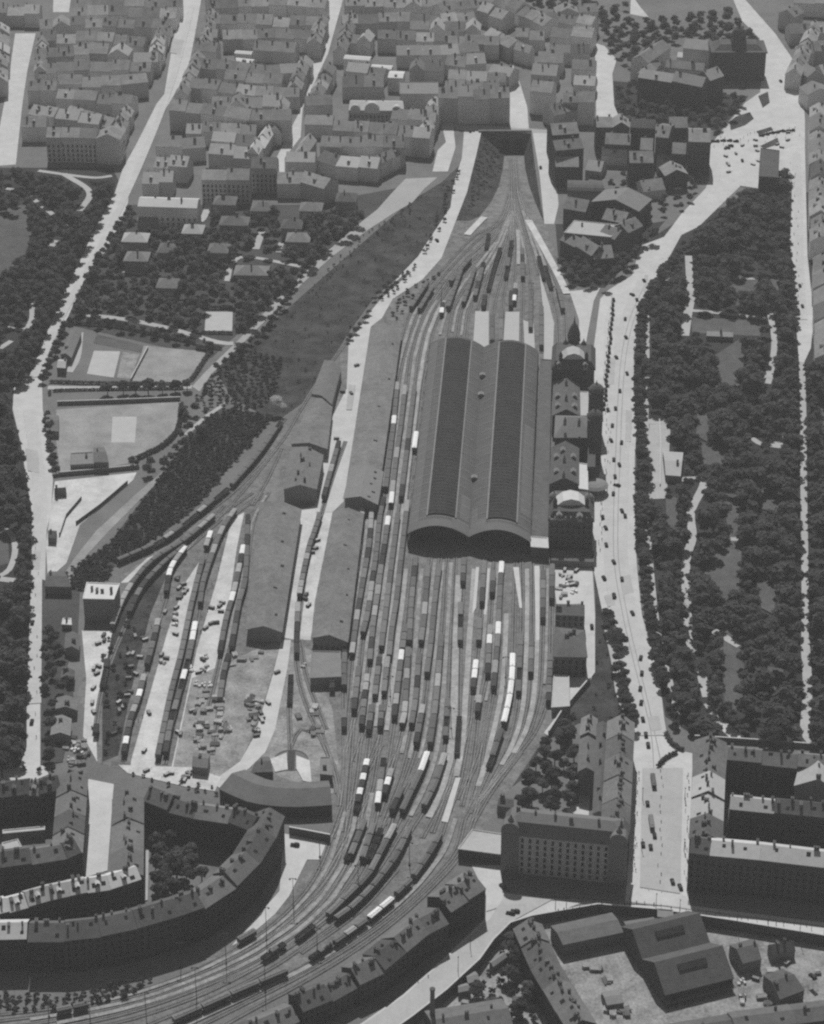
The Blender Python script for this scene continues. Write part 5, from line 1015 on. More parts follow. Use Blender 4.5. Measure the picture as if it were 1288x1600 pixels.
RK = [
 ([(614,590),(602,661),(595,717),(587,776)],'gggggggglgggggg','long string beside the pale-grey goods shed'),
 ([(567,802),(562,855),(552,930),(543,965)],'ldgdglgglgdldl','string against the columned goods shed'), ([(541,978),(538,1050),(538,1080)],'lgdggg','short string by the square flat shed'), ([(538,1118),(538,1146)],'gd','pair below the square flat shed'),
 ([(581,805),(577,857),(567,917),(559,964),(550,1030)],'lldgdggggdlggl','second string from the goods shed'), ([(561,1050),(553,1118)],'gggd','dark tailed string in mid yard'),
 ([(621,605),(616,661),(609,720),(603,770)],'lgggwggggggg','upper string beside the train hall'), ([(600,785),(594,814),(588,872),(582,913),(575,964),(567,997)],'dgggggggdllggg','middle string of the busy sidings'),
 ([(633,610),(627,667),(620,716),(611,795)],'lggggglgglw','string nearer the train hall'), ([(607,815),(596,891),(591,930),(584,977),(578,1040)],'wggddgglglggdg','third busy string'), ([(574,1062),(565,1142)],'lldggd','lower string with pale ends'),
 ([(648,610),(642,660),(636,710),(627,785)],'gggggdgggd','string along the left wall of the hall'), ([(622,810),(610,905),(603,964),(596,1019)],'ggggggggggg','long grey string under the hall'), ([(593,1035),(586,1095)],'dggg','short grey string in mid yard'), ([(581,1110),(576,1150)],'ggd','dark tailed trio'),
 ([(651,680),(647,712)],'P','beside the left wall of the train hall'), ([(637,790),(626,886),(620,942),(613,987),(608,1033)],'lggggggggggg','string with the pale first wagon'), ([(606,1035),(600,1090)],'lgg','pale headed trio'), ([(597,1110),(594,1145)],'ggd','dark ended trio by the pale path'),
 ([(634,985),(629,1022)],'ggg','trio left of the white wagon'), ([(628,1024),(616,1128)],'wgggld','string with a white leader'), 
 ([(650,878),(643,950),(640,1010)],'gdgggggg','string leaving the hall on the left'), ([(638,1020),(633,1113),(628,1140)],'gglggll','string curving in mid yard'), ([(612,1210),(600,1250)],'lwd','white roofed trio in the throat'),
 ([(669,892),(663,969),(658,1010)],'ggglgg','string with a pale van below the hall'), ([(655,1030),(650,1095),(643,1140)],'ggdggg','string with a dark wagon'),
 ([(687,890),(680,942),(674,1005),(667,1060)],'gggggggg','grey string below the left arch'), ([(661,1110),(650,1170)],'lggd','dark footed string in the throat'),
 ([(690,1000),(683,1085),(678,1130),(672,1170)],'ggglgggg','string below the twin arches'), ([(668,1184),(656,1216),(640,1250),(628,1275)],'Ppp','train led by a long white coach'), ([(617,1297),(597,1335),(575,1375),(545,1406),(512,1438)],'qppppp','train of grey coaches in the big curve'),
 ([(695,1186),(680,1232),(662,1268)],'qppp','grey train entering the curve'), ([(640,1302),(622,1340),(605,1365),(585,1390),(568,1408),(550,1425),(524,1444)],'pppppppp','long train of coaches curving to the left'),
 ([(725,880),(723,918)],'ggd','trio below the valley of the hall'), ([(718,1125),(714,1185)],'ooo','open trio in the throat'), 
 ([(757,885),(753,950)],'ggd','trio below the right arch'), ([(750,975),(748,1010)],'gg','pair below the right arch'), ([(744,1040),(739,1084)],'wwd','white van pair with a dark tail'), ([(771,900),(769,935)],'gd','dark ended pair below the right arch'), ([(766,985),(762,1062)],'lwggd','string with white wagon and dark tail'), ([(749,1095),(746,1122)],'ld','lone dark pair near the white coaches'),
 ([(784,886),(781,935),(778,1000),(775,1036),(771,1082)],'wggggwggld','string at the right with two white wagons'),
 ([(801,1030),(800,1062),(797,1090),(793,1112),(787,1138)],'PPPPP','gleaming white train at the right'), ([(783,1148),(770,1187),(763,1205)],'ppo','dark coaches behind the white train'),
 ([(849,900),(848,975)],'ggggd','string beside the loading bank'), ([(863,890),(862,945)],'ggd','string next to the pale forecourt'), ([(860,1030),(857,1105)],'gggggd','string by the low pale flat shed'),
 ([(574,1195),(556,1275)],'wdwdwdo','striped string in the throat'), ([(600,1190),(590,1265)],'oglw','short mixed string in the throat'), ([(628,1240),(612,1275)],'gd','dark pair in the throat'),
 ([(570,1290),(548,1345)],'ppp','left stabled coaches at the curve'), ([(584,1296),(566,1350)],'ppp','middle stabled coaches at the curve'), ([(560,1302),(541,1350)],'oooo','open wagons between the stabled coaches'), ([(596,1300),(576,1350)],'oooo','open wagons right of the stabled coaches'), ([(688,1310),(672,1340),(646,1378)],'pppp','right stabled coaches at the curve'),
 ([(640,1385),(620,1404)],'pp','pair above the bright coach'), ([(614,1412),(576,1444)],'PP','bright train in the big curve'), ([(573,1446),(522,1482)],'pqp','coaches behind the engine'), ([(517,1484),(494,1499)],'L','train rounding the curve at the bottom'),
 ([(450,1524),(400,1545),(320,1580),(270,1602)],'pppp','train leaving at the bottom edge'), ([(400,1462),(372,1478)],'p','beside the curved terrace'), ([(140,1577),(88,1588)],'pp','pair at the lower left corner'), ([(490,1452),(464,1472)],'ooo','open trio in the big curve'), ([(446,1480),(410,1505)],'ogo','mixed trio in the big curve'),
 ([(440,664),(405,715),(362,765)],'oggggggg','upper train along the wooded bank'), ([(358,768),(310,808),(255,850),(184,883)],'oogloogloggg','train along the foot of the wooded bank'), ([(335,812),(290,850),(240,882),(212,912),(192,945),(176,985)],'llgggggggglllll','train curving past the white-roofed warehouse'),
 ([(290,860),(255,888),(222,925),(202,965)],'gggggdgdd','inner curving string'), ([(290,862),(268,895),(260,933)],'wlwwdd','white wagons beside the first loading yard'), ([(248,975),(239,1014),(230,1047)],'lgdggd','pale string along the first loading yard'), ([(226,1062),(217,1097),(204,1134),(194,1185)],'lgwgldgdwd','near string along the first loading yard'),
 ([(330,838),(322,862)],'wl','white pair at the head of the loading yards'), ([(318,878),(300,950),(284,1027),(267,1094),(247,1190)],'gggggggggggggggggggg','longest string between the loading yards'), ([(368,803),(345,840),(320,910),(313,950)],'lglglggggg','pale dotted string between the loading yards'), ([(306,980),(297,1027),(284,1077),(267,1140),(259,1185)],'wwggowoggoggd','string with two white wagons between the yards'),
 ([(381,860),(367,927),(354,974),(344,1027)],'wdlglwggggd','string with white wagons by the wide shed'), ([(388,812),(384,907),(374,950),(362,1020)],'dgdggggggdgd','string against the wide goods shed'), ([(358,1030),(351,1054),(344,1100)],'dgdgg','tail string in the storage yard'),
 ([(500,812),(491,840),(484,860),(475,900),(468,937)],'gggggglgggll','string between the two goods sheds'), ([(466,950),(464,1000),(464,1030)],'lgddd','dark tail between the two goods sheds'), ([(530,697),(515,750),(506,784)],'dgglggd','string on the station approach'), 
 ([(169,1038),(160,1080)],'doo','dark trio by the weedy strip'), ([(152,1140),(150,1155)],'d','near the end of the weedy strip'), ([(455,1060),(453,1105)],'ooo','dark open wagons in the engine yard'),
 ([(520,1064),(519,1085)],'wd','behind the square flat shed as a pair'),
 ([(782,392),(770,430),(763,458)],'oooooo','dark string in the far throat'), ([(758,468),(755,486)],'dd','dark pair before the far platforms'), ([(806,450),(803,478)],'ldw','trio before the right far platform'), ([(799,462),(798,486)],'dd','pair before the right far platform'), ([(692,480),(690,497)],'dw','white and dark pair left of the far platforms'),
 ([(846,486),(846,548)],'gggg','coaches beside the far bright platform'), ([(769,500),(769,540)],'pp','coaches between the far platforms'), ([(783,490),(783,540)],'ppp','coaches left of the right far platform'), ([(668,448),(642,487)],'gggg','wagons in the far left fan'), ([(735,410),(704,447)],'ggggg','second wagons in the far left fan'), ([(764,370),(760,392)],'oo','dark pair at the start of the far fan'), ([(852,420),(862,455)],'ooo','dark trio in the far right fan'), ([(842,405),(850,440)],'ooo','second dark trio in the far right fan'), ([(720,430),(700,487)],'ggggggg','third wagons in the far left fan'),
 ([(742,425),(724,480)],'gggggg','fourth wagons in the far left fan'), ([(756,415),(742,470)],'oggdg','fifth wagons in the far left fan'), ([(676,455),(655,490)],'gggg','outer wagons in the far left fan'), ([(816,395),(817,440)],'gdgg','string right of the far centre'), ([(830,450),(829,520)],'gggggg','string beside the far pale ground'), ([(800,380),(790,440)],'oogo','dark string in the far centre'), ([(872,455),(880,490)],'ggg','trio near the station forecourt'), ([(700,1100),(696,1160)],'ggog','string between the pale paths'), ([(831,1000),(829,1060)],'ggg','grey trio at the right of the yard'), ([(814,1000),(810,1090)],'gggog','mixed string beside the white train'), ([(720,950),(719,1010)],'gog','mixed trio below the hall'),
]
for r in RK: rake(*r)
# the three hundred nearest goods wagons are things; the far rest is one object
GQ.sort(key=lambda a: a[1][1])
for a in GQ[:296]: wagon(*a, now=True)
far_ = MB(); mi_ = ['w_body','w_dark','iron','w_grey','w_light','w_white']
for t, p, rz, ly, lab, gp in GQ[296:]:
    Mx = Matrix.Translation(p) @ Matrix.Rotation(rz, 4, 'Z') @ Matrix.Diagonal((1, ly, 1, 1))
    for m in (wm('body'), wm('roof_'+t), wm('gear')):
        for mk_ in set(q.material_index for q in m.polygons):
            far_.add([Mx @ v.co for v in m.vertices], [tuple(q.vertices) for q in m.polygons if q.material_index == mk_], mi_.index(m.materials[mk_].name))
if GQ[296:]: tag(ob('distant_wagons', far_.mesh('distant_wagons', *mi_)), 'small goods wagons on the farther sidings', 'wagons', None, 'stuff')
# ================================================================== TREES
def ico(sub=1):
    import bmesh
    bm = bmesh.new(); bmesh.ops.create_icosphere(bm, subdivisions=sub, radius=1.0)
    v = np.array([x.co[:] for x in bm.verts]); f = np.array([[q.index for q in t.verts] for t in bm.faces]); bm.free(); return v, f
def crown_arrays(seed, nleaf, leaf=.17, sub=2, flat=.85):
    """unit crown: uneven lobes, a ragged inner mass and leaf clumps through the volume"""
    g = np.random.default_rng(seed); nl = 8
    th = np.arange(nl) * 2*np.pi/nl + g.uniform(-.5,.5,nl); lc = np.stack([np.cos(th)*g.uniform(.3,.62,nl), np.sin(th)*g.uniform(.3,.62,nl), g.uniform(-.45,.5,nl)], 1)
    lc[0] = (g.uniform(-.2,.2), g.uniform(-.2,.2), .55); lr = g.uniform(.32,.52,nl)
    v, f = ico(sub); out_v = []; out_t = []; n0 = 0
    for c, r in zip(lc, lr):
        k = g.normal(0, 1, (6,3)); disp = 1 + .16*np.sin(v @ k.T * 2.3 + g.uniform(0,6,6)).sum(1)/2
        vv = c + v * (r*.7*disp)[:,None] * np.array([1,1,flat]); out_v.append(vv); out_t.append(f + n0); n0 += len(vv)
    li = g.integers(0, nl, nleaf); d = g.normal(0,1,(nleaf,3)); d /= np.linalg.norm(d,axis=1)[:,None]; d[:,2] = np.abs(d[:,2])*.9 + d[:,2]*.1
    pos = lc[li] + d * (lr[li]*g.uniform(.72,1.16,nleaf))[:,None]*np.array([1,1,flat])
    nn = d*.8 + np.array([0,0,.35]) + g.normal(0,.33,(nleaf,3)); nn /= np.linalg.norm(nn,axis=1)[:,None]
    a = np.cross(nn, g.normal(0,1,(nleaf,3))); a /= np.linalg.norm(a,axis=1)[:,None]; b = np.cross(nn, a)
    s = (leaf*g.uniform(.5,1.15,nleaf))[:,None]
    q = np.stack([pos - a*s - b*s*.6, pos + a*s - b*s*.6, pos + a*s*.7 + b*s*.8, pos - a*s*.7 + b*s*.8], 1).reshape(-1,3)
    i = np.arange(nleaf)*4 + n0
    t = np.concatenate([np.stack([i,i+1,i+2],1), np.stack([i,i+2,i+3],1)])
    return np.concatenate(out_v + [q]), np.concatenate(out_t + [t])
def tri_mesh(name, v, t, m):
    x = bpy.data.meshes.new(name); x.vertices.add(len(v)); x.vertices.foreach_set('co', v.astype(np.float32).ravel())
    x.loops.add(len(t)*3); x.loops.foreach_set('vertex_index', t.astype(np.int32).ravel())
    x.polygons.add(len(t)); x.polygons.foreach_set('loop_start', np.arange(len(t), dtype=np.int32)*3)
    x.materials.append(M[m]); x.update(calc_edges=True); x.validate(); return x
CROWN = [tri_mesh('crown', *crown_arrays(s, 900, .15), 'foliage') for s in range(6)]
FARV = [crown_arrays(50+s, 260, .19, 1) for s in range(5)]
BUSHV = [crown_arrays(80+s, 44, .22, 1, .7) for s in range(4)]
def m_trunk(seed):
    rr = random.Random(seed); b = MB(); b.cyl((0,0,0),(0,0,.5),.05,.035,8)
    for k in range(5):
        t = k*1.26 + rr.random(); b.cyl((0,0,.34+.03*k),(.34*math.cos(t),.34*math.sin(t),.62+.05*k),.026,.012,5)
    return b.mesh('trunk', 'bark')
TRK = [m_trunk(s) for s in range(3)]
TC_ = 0.62
def tree(px, r, h, label, group, cat='tree', name='tree', z0=0.0):
    p = U(px[0], px[1], z0 + h*TC_)
    T = thing(name, label, cat, (p.x, p.y, z0), R.uniform(0, 6.28), group)
    ob('crown', R.choice(CROWN), T, (0,0,h*TC_), 0, (r, r, h*.40)); ob('trunk', R.choice(TRK), T, (0,0,0), 0, (h*.7,h*.7,h))
    return T
def pip(p, poly):
    x, y = p; ins = False; j = len(poly)-1
    for i in range(len(poly)):
        xi, yi = poly[i]; xj, yj = poly[j]
        if (yi > y) != (yj > y) and x < (xj-xi)*(y-yi)/(yj-yi) + xi: ins = not ins
        j = i
    return ins
def dseg(p, a, b):
    ax, ay = a; bx, by = b; dx, dy = bx-ax, by-ay; l = dx*dx + dy*dy
    t = 0 if l == 0 else max(0, min(1, ((p[0]-ax)*dx + (p[1]-ay)*dy)/l)); return math.hypot(p[0]-ax-dx*t, p[1]-ay-dy*t)
KEEP = [(q, w*1.3) for q, w in PT]
LAWNS = [[(1040,770),(1062,780),(1058,830),(1042,820)],[(1090,640),(1110,650),(1105,690),(1088,680)],[(1190,760),(1220,770),(1215,800),(1190,795)],[(1180,900),(1215,905),(1210,960),(1190,950)],[(1195,1040),(1225,1045),(1215,1090)],[(1095,690),(1140,700),(1130,730),(1100,725)],[(1280,620),(1300,640),(1290,690)],[(1200,430),(1218,432),(1216,462)],[(1080,480),(1190,490),(1188,525),(1082,518)],[(1145,425),(1185,425),(1182,455),(1140,450)],[(1115,545),(1160,535),(1165,560),(1145,600),(1125,590)],[(1140,775),(1160,778),(1150,845),(1140,845)],[(1137,838),(1158,840),(1152,920),(1130,930),(1102,898)],[(1132,975),(1158,990),(1158,1060),(1140,1110),(1128,1040)],
  [(-20,335),(35,325),(52,370),(15,420),(-20,430)],[(-20,815),(10,832),(12,876),(-20,890)],[(318,480),(368,480),(368,520),(316,520)],[(1030,655),(1070,700),(1070,752),(1030,752)],[(1100,515),(1150,515),(1150,535),(1100,535)]]
VIL = [(210,375,20),(230,341,16),(212,404,20),(365,345,24),(465,372,20),(455,350,18),(392,424,26),(260,391,15),(300,360,16),(260,446,15),(340,390,15),(485,325,16),(410,325,18),(350,314,18),(540,310,16),(335,474,16),(262,325,56)]
for l_ in LAWNS[:8]: sheet('lawn', l_, 'lawn', label='small grass clearing in the park')
def ok(p, rp, roads=True):
    for q, w in KEEP:
        for a, b in zip(q, q[1:]):
            if dseg(p, a, b) < w*.5 + rp*.75: return False
    for l in LAWNS:
        if pip(p, l) or min(dseg(p, a, b) for a, b in zip(l, l[1:] + l[:1])) < rp*.5: return False
    for x, y, w in VIL:
        if abs(p[0]-x) < w*.95 and -14 < y - p[1] < 18: return False
    if roads:
        for nm, m, poly, lab in RD:
            if pip(p, poly): return False
            for a, b in zip(poly, poly[1:] + poly[:1]):
                if dseg(p, a, b) < rp*.55: return False
    return True
def scatter(poly, sp, rr, seed, hf=2.5, test=ok):
    """dart throwing in ground metres; returns crown centres in pixels with radius and height"""
    g = random.Random(seed); W = [U2(p, 8) for p in poly]; x0, x1 = min(p.x for p in W), max(p.x for p in W); y0, y1 = min(p.y for p in W), max(p.y for p in W)
    pts = []; grid = {}
    n = int((x1-x0)*(y1-y0)/(sp*sp)*5)
    for _ in range(n):
        x, y = g.uniform(x0,x1), g.uniform(y0,y1); r = g.uniform(*rr); px = P((x,y,8))
        if not pip(px, poly): continue
        k = (int(x//sp), int(y//sp))
        if any((x-a)**2 + (y-b)**2 < sp*sp for i in (-1,0,1) for j in (-1,0,1) for a, b in grid.get((k[0]+i,k[1]+j), ())): continue
        if test and not test(px, r*2.4): continue
        grid.setdefault(k, []).append((x,y)); pts.append((px, r, r*hf*g.uniform(.85,1.15)))
    return pts
cand = []
def area(poly, desc, sp, rr, seed, hf=2.5):
    for px, r, h in scatter(poly, sp, rr, seed, hf): cand.append((px, r, h, desc))
PARK = [(1006,400),(1062,348),(1105,328),(1130,305),(1160,295),(1180,300),(1188,270),(1215,290),(1225,262),(1234,300),(1240,440),(1248,566),(1310,575),(1310,1150),(1280,1160),(1230,1150),(1170,1148),(1066,1142),(1045,1095),(1024,1000),(1008,900),(1003,700),(999,590),(1000,480)]
area(PARK, 'station park', 6.0, (2.8,8.2), 1, 2.0)
area([(-30,268),(165,278),(182,300),(140,368),(118,410),(82,484),(45,572),(15,610),(-30,610)], 'left upper park', 6.2, (3.6,6.2), 2)
area([(-30,612),(18,625),(32,700),(46,790),(46,1190),(-30,1195)], 'left lower park', 6.0, (2.8,7.6), 3)
area([(190,335),(300,330),(480,330),(600,335),(560,352),(470,425),(370,522),(240,500),(112,495),(135,420),(160,392)], 'villa gardens', 7.0, (3.2,5.6), 4)
area([(945,130),(1000,134),(1108,146),(1168,152),(1122,200),(962,185)], 'wood below the courtyard palace', 8, (3,5), 5)
area([(935,15),(985,5),(1000,62),(990,102),(962,88)], 'back gardens at the top', 9, (3.5,5.5), 6); area([(1000,30),(1140,18),(1185,62),(1120,68),(1062,55),(1012,82)], 'wood behind the courtyard palace', 9, (3.5,5.5), 7)
area([(640,-10),(790,-10),(860,15),(930,15),(930,-10)], 'wood at the top edge', 10, (3.5,5.5), 17)
area([(874,405),(905,405),(960,405),(1008,372),(1034,354),(1000,388),(948,442),(892,440)], 'dark wood above the station', 6.5, (3,5), 8)
area([(862,1135),(880,1128),(903,1105),(902,1250),(885,1255),(870,1260),(806,1258),(822,1215)], 'hotel garden', 6.5, (3,5.2), 9)
area([(70,985),(98,985),(98,1045),(118,1060),(84,1082),(84,1110),(78,1150),(76,1190),(68,1190),(68,1000)], 'gardens beside the left street', 6.5, (2.2,3.8), 10)
area([(238,1310),(268,1300),(305,1330),(322,1362),(285,1385),(240,1400)], 'tenement courtyard', 6.5, (3.4,5), 12)
area([(284,632),(330,640),(335,660),(290,690),(262,725),(225,735),(258,705),(285,672)], 'slope by the sports ground', 7, (2.6,4.4), 13)
area([(870,280),(1100,252),(1100,300),(1060,330),(1010,345),(1005,318),(940,300)], 'back gardens behind the square', 9, (2,3.6), 14)
def spread(line, sp, r, h, desc, jit=1.0, name='tree', where='from the near end', z0=0.0):
    L = smooth([U2(p, z0 + h*TC_) for p in line], 1.0); acc = 0; pts = []
    for a, b in zip(L, L[1:]):
        acc += (b-a).length
        if acc >= sp: acc = 0; pts.append(b)
    pts.sort(key=lambda p: p.y)
    for n, p in enumerate(pts):
        q = P((p.x + R.uniform(-jit,jit), p.y + R.uniform(-jit,jit), z0 + h*TC_))
        s = R.uniform(.75,1.2); tree(q, r*s, h*s, f'{ordn(n+1)} tree {where}, {desc}', desc, name=name, z0=z0)
NS = 0
for ln, sp, r, h, d in [
  ([(1043,412),(1018,455),(1005,490),(1001,540),(999,600),(1001,660)],7,4.2,9,'upper row along the boulevard kerb'), ([(1003,728),(1003,800),(1006,870),(1012,930),(1020,980),(1030,1030),(1040,1070)],6.5,4.4,9,'lower row along the boulevard kerb'),
  ([(1003,670),(1005,690),(1004,712)],6,3.8,8,'short row by the terrace pavilion'), ([(1047,1080),(1052,1105),(1058,1130)],7,3,7,'short row at the park corner'), ([(950,950),(957,975),(968,1000),(966,1025),(973,1055),(978,1080),(983,1120)],7.5,4.2,8,'row on the grass bank by the boulevard'),
  ([(112,492),(98,518),(86,545),(76,570),(66,592)],8,3.2,7,'row on the right of the tree-lined street'), ([(104,440),(84,480),(62,520),(42,560),(24,600)],8,3.2,7,'row on the left of the tree-lined street'), ([(205,318),(190,345),(170,378),(150,410),(140,440)],9,3,7,'upper row of the tree-lined street'),
  ([(484,400),(435,487),(385,540),(340,572)],8,2.8,6.5,'row along the diagonal lane'), ([(120,497),(200,510),(270,525),(340,542)],8,3,6.5,'hedge row above the playing field'), ([(150,604),(200,604),(250,602),(295,600)],8,4,9,'row between the two sports grounds'),
  ([(75,640),(78,690),(86,735)],7,3,6.5,'row beside the sports ground'), ([(586,478),(560,510),(537,540)],9,2.2,4.5,'row by the station approach'), ([(228,715),(200,722),(260,720)],8,2.6,6,'rows of small trees below the sports ground'), ([(1226,300),(1228,370),(1236,440),(1242,500)],9,4,9,'row along the right avenue'),
  ([(630,425),(604,446),(584,466)],9,2.4,4.5,'row above the station approach')]:
    spread(ln, sp, r, h, d)
for px, r, h, lab in [((275,1345),6.5,15,'biggest tree in the tenement courtyard'),((255,1375),5,11,'low spreading tree in the tenement courtyard'),((988,1125),4.5,10,'round tree at the end of the hotel wing'),((803,1470),5.5,11,'dark tree below the curving street'),((815,1495),6,12,'dark tree against the long yard row'),((795,1520),4.5,9,'small tree in the hollow'),((830,1545),5,10,'tree beside the lower yard row'),((770,1570),4.5,9,'tree by the house in the hollow'),((745,1545),4,8,'tree behind the grey sheds'),((812,1575),4.5,9,'lowest tree in the hollow')]:
    tree(px, r, h, lab, None, z0=YARD_Z if px[1] > 1450 else 0)
NIND = 300 - len([o for o in COL.objects if o.name.split('.')[0] == 'tree'])
cand.sort(key=lambda c: -c[0][1])
def where(px):
    best = None
    for d, q in [('the boulevard', [(1000,500),(995,700),(1005,900),(1040,1090)]), ('the sunlit middle path', [(1080,465),(1085,720),(1074,960),(1120,1130)]), ('the long straight path', [(1253,566),(1256,800),(1258,1140)]), ('the striped lawn', [(1130,850),(1140,920)]), ('the lower lawn', [(1140,990),(1145,1100)])]:
        m = min(dseg(px, a, b) for a, b in zip(q, q[1:]))
        if best is None or m < best[0]: best = (m, d)
    return best
cnt = {}
for px, r, h, d in cand[:NIND]:
    if d == 'station park':
        m, w = where(px); band = 'close beside' if m < 14 else 'back from'
        key = f'{band} {w}'
        cnt[key] = cnt.get(key, 0) + 1
        lab = f'{ordn(min(cnt[key],49))} park tree from the near side, {key}' if cnt[key] < 50 else f'park tree standing far back, {key}'
    else:
        cnt[d] = cnt.get(d, 0) + 1; lab = f'leafy tree, {ordn(min(cnt[d],49))} from the near side of the {d}'
    tree(px, r, h, lab, 'trees of the ' + d)
def merged(name, items, protos, m, label, tc=TC_, vz=.40):
    g = np.random.default_rng(3); V = []; T_ = []; n = 0
    for px, r, h, z0 in items:
        v, t = protos[g.integers(len(protos))]; p = U(px[0], px[1], z0 + h*tc); a = g.uniform(0, 6.28)
        vv = np.stack([(v[:,0]*np.cos(a) - v[:,1]*np.sin(a))*r + p.x, (v[:,0]*np.sin(a) + v[:,1]*np.cos(a))*r + p.y, v[:,2]*h*vz + p.z], 1)
        V.append(vv); T_.append(t + n); n += len(vv)
    o = ob(name, tri_mesh(name, np.concatenate(V), np.concatenate(T_), m)); tag(o, label, 'trees', None, 'stuff')
GD = ('villa gardens', 'back gardens behind the square', 'back gardens at the top', 'wood behind the courtyard palace', 'wood at the top edge', 'wood below the courtyard palace')  # far woods share the paler garden tone: haze put into the leaf colour
merged('distant_trees', [(c[0], c[1], c[2], 0) for c in cand[NIND:] if c[3] not in GD], FARV, 'foliage_far', 'dark tree crowns of the parks farther off')
merged('garden_trees', [(c[0], c[1], c[2], 0) for c in cand[NIND:] if c[3] in GD], FARV, 'foliage_garden_haze', 'lighter tree crowns among the villas, with far woods paled for haze')
# shrubs on the banks
sh = []
for poly, sp, rr, sd in [([(428,650),(300,795),(182,878),(150,925),(85,912),(112,888),(172,848),(252,745),(292,690),(332,645),(365,640)],2.7,(1.5,2.6),21), ([(300,625),(340,580),(380,545),(440,560),(430,620),(380,645)],3.6,(1.4,2.6),22),
   ([(-30,1550),(100,1556),(180,1535),(240,1530),(200,1556),(90,1575),(-30,1582)],3,(1.2,2.4),23), ([(940,975),(960,1060),(985,1125),(915,1130),(870,1150),(925,1070)],9,(.8,1.6),24), ([(160,1000),(215,960),(190,1150),(165,1180)],6,(1.2,2.4),25), ([(660,400),(700,290),(718,262),(704,330)],7,(1.4,2.6),26), ([(756,215),(790,215),(770,270),(740,325),(728,325),(742,270)],5,(1,2),27),
   ([(640,315),(690,285),(722,258),(704,320),(664,380),(640,415),(585,460),(545,518),(480,620),(432,655),(370,620),(345,580),(395,535),(480,458)],11,(.5,1.3),40), ([(480,455),(560,370),(640,318),(645,330),(560,390),(490,465)],5,(.6,1.4),41),
   ([(205,1212),(340,1240),(345,1232),(200,1203)],4,(1,1.8),28), ([(-20,1196),(130,1210),(130,1203),(-20,1188)],4,(1.2,2.2),29), ([(590,462),(650,410),(652,418),(600,474)],4,(1.2,2),30),
   ([(620,500),(655,450),(690,425),(640,450),(605,485)],5,(1.2,2.2),31)]:
    sh += [(p, r, r*1.7, 0) for p, r, h in scatter(poly, sp, rr, sd, 1.7, None)]
sh += [(p, r, r*1.7, YARD_Z) for p, r, h in scatter([(800,1460),(850,1590),(760,1600),(740,1560),(770,1500)], 4.5, (1.2,2.6), 35, 1.7, None)]
merged('bank_shrubs', sh, BUSHV, 'shrub', 'dense dark shrubs covering the railway banks', .5, .5)

# hedges on the tram islands and walls of leaves along the lanes
def hedge(line, r, h, label):
    L = smooth([U2(p) for p in line], 1.2); items = []
    for p in L: items.append((P((p.x, p.y, h*.5)), r, h, 0))
    merged('hedge', items, BUSHV, 'foliage', label, .5, .55); o = COL.objects[-1]; del o['kind']; o['category'] = 'hedge'
hedge([(1041,1148),(1046,1158),(1056,1168),(1066,1173)], 1.7, 2.4, 'curved dark hedge at the park corner of the boulevard')
hedge([(1056,1178),(1046,1183),(1036,1190),(1029,1199)], 1.7, 2.4, 'curved dark hedge on the tram island')
hedge([(100,506),(180,512),(260,528),(345,546)], 1.6, 2.6, 'long dark hedge above the playing fields'); hedge([(80,598),(140,600),(220,601),(296,602)], 1.6, 2.4, 'dark hedge behind the street trees of the playing field')
hedge([(330,548),(316,570),(300,594)], 1.8, 2.8, 'dark hedge at the end of the playing field'); hedge([(78,618),(85,612),(160,610),(285,608)], 1.3, 2, 'dark hedge along the far lane of the sports ground')
hedge([(284,634),(278,672),(255,698),(215,718)], 2, 3, 'dark bushy edge round the sports ground'); hedge([(318,521),(362,522)], 1.5, 2.4, 'hedge before the square court')
hedge([(322,483),(362,483)], 1.6, 3, 'hedge behind the square court')
# ================================================================== TRAFFIC, PEOPLE, MASTS
def m_person():
    me_ = bpy.data.meshes.new('p'); V = [(0,0,.95),(0,0,1.2),(0,0,1.42),(0,0,1.52),(0,.02,1.66),(.1,0,.88),(.11,.03,.48),(.12,-.02,.06),(.12,.1,.03),(-.1,0,.88),(-.11,-.08,.48),(-.12,-.16,.07),(-.12,-.04,.03),(.19,0,1.38),(.24,.03,1.1),(.24,.1,.86),(-.19,0,1.38),(-.24,-.04,1.1),(-.24,.0,.86)]
    E = [(0,1),(1,2),(2,3),(3,4),(0,5),(5,6),(6,7),(7,8),(0,9),(9,10),(10,11),(11,12),(2,13),(13,14),(14,15),(2,16),(16,17),(17,18)]
    Rr = [.15,.15,.14,.06,.12,.1,.07,.05,.04,.1,.07,.05,.04,.07,.05,.04,.07,.05,.04]
    me_.from_pydata(V, E, []); o = bpy.data.objects.new('p', me_); COL.objects.link(o)
    md = o.modifiers.new('s', 'SKIN'); o.modifiers.new('u', 'SUBSURF').levels = 1
    for i, r in enumerate(Rr): me_.skin_vertices[0].data[i].radius = (r, r)
    me_.skin_vertices[0].data[0].use_root = True
    bpy.context.view_layer.update(); dg = bpy.context.evaluated_depsgraph_get(); m = bpy.data.meshes.new_from_object(o.evaluated_get(dg)); m.name = 'person'
    m.materials.clear(); m.materials.append(M['cloth']); m.materials.append(M['skin'])
    for p in m.polygons: p.material_index = 1 if p.center.z > 1.5 else 0
    bpy.data.objects.remove(o); return m
PER = m_person()
def m_hat():
    b = MB(); b.lathe((0,.02,1.72), [(.2,0),(.2,.02),(.12,.03),(.11,.13),(.01,.15)], 10); return b.mesh('hat', 'black')
HATM = m_hat()
def people(pts, desc):
    for i, (x, y) in enumerate(pts):
        w = U(x, y); T = tag(ob('person', PER, None, (w.x, w.y, .12 if 'pavement' in desc else .05), R.uniform(0,6.28)), f'person in dark clothes walking {desc}', 'person', 'people walking ' + desc); ob('hat', HATM, T)
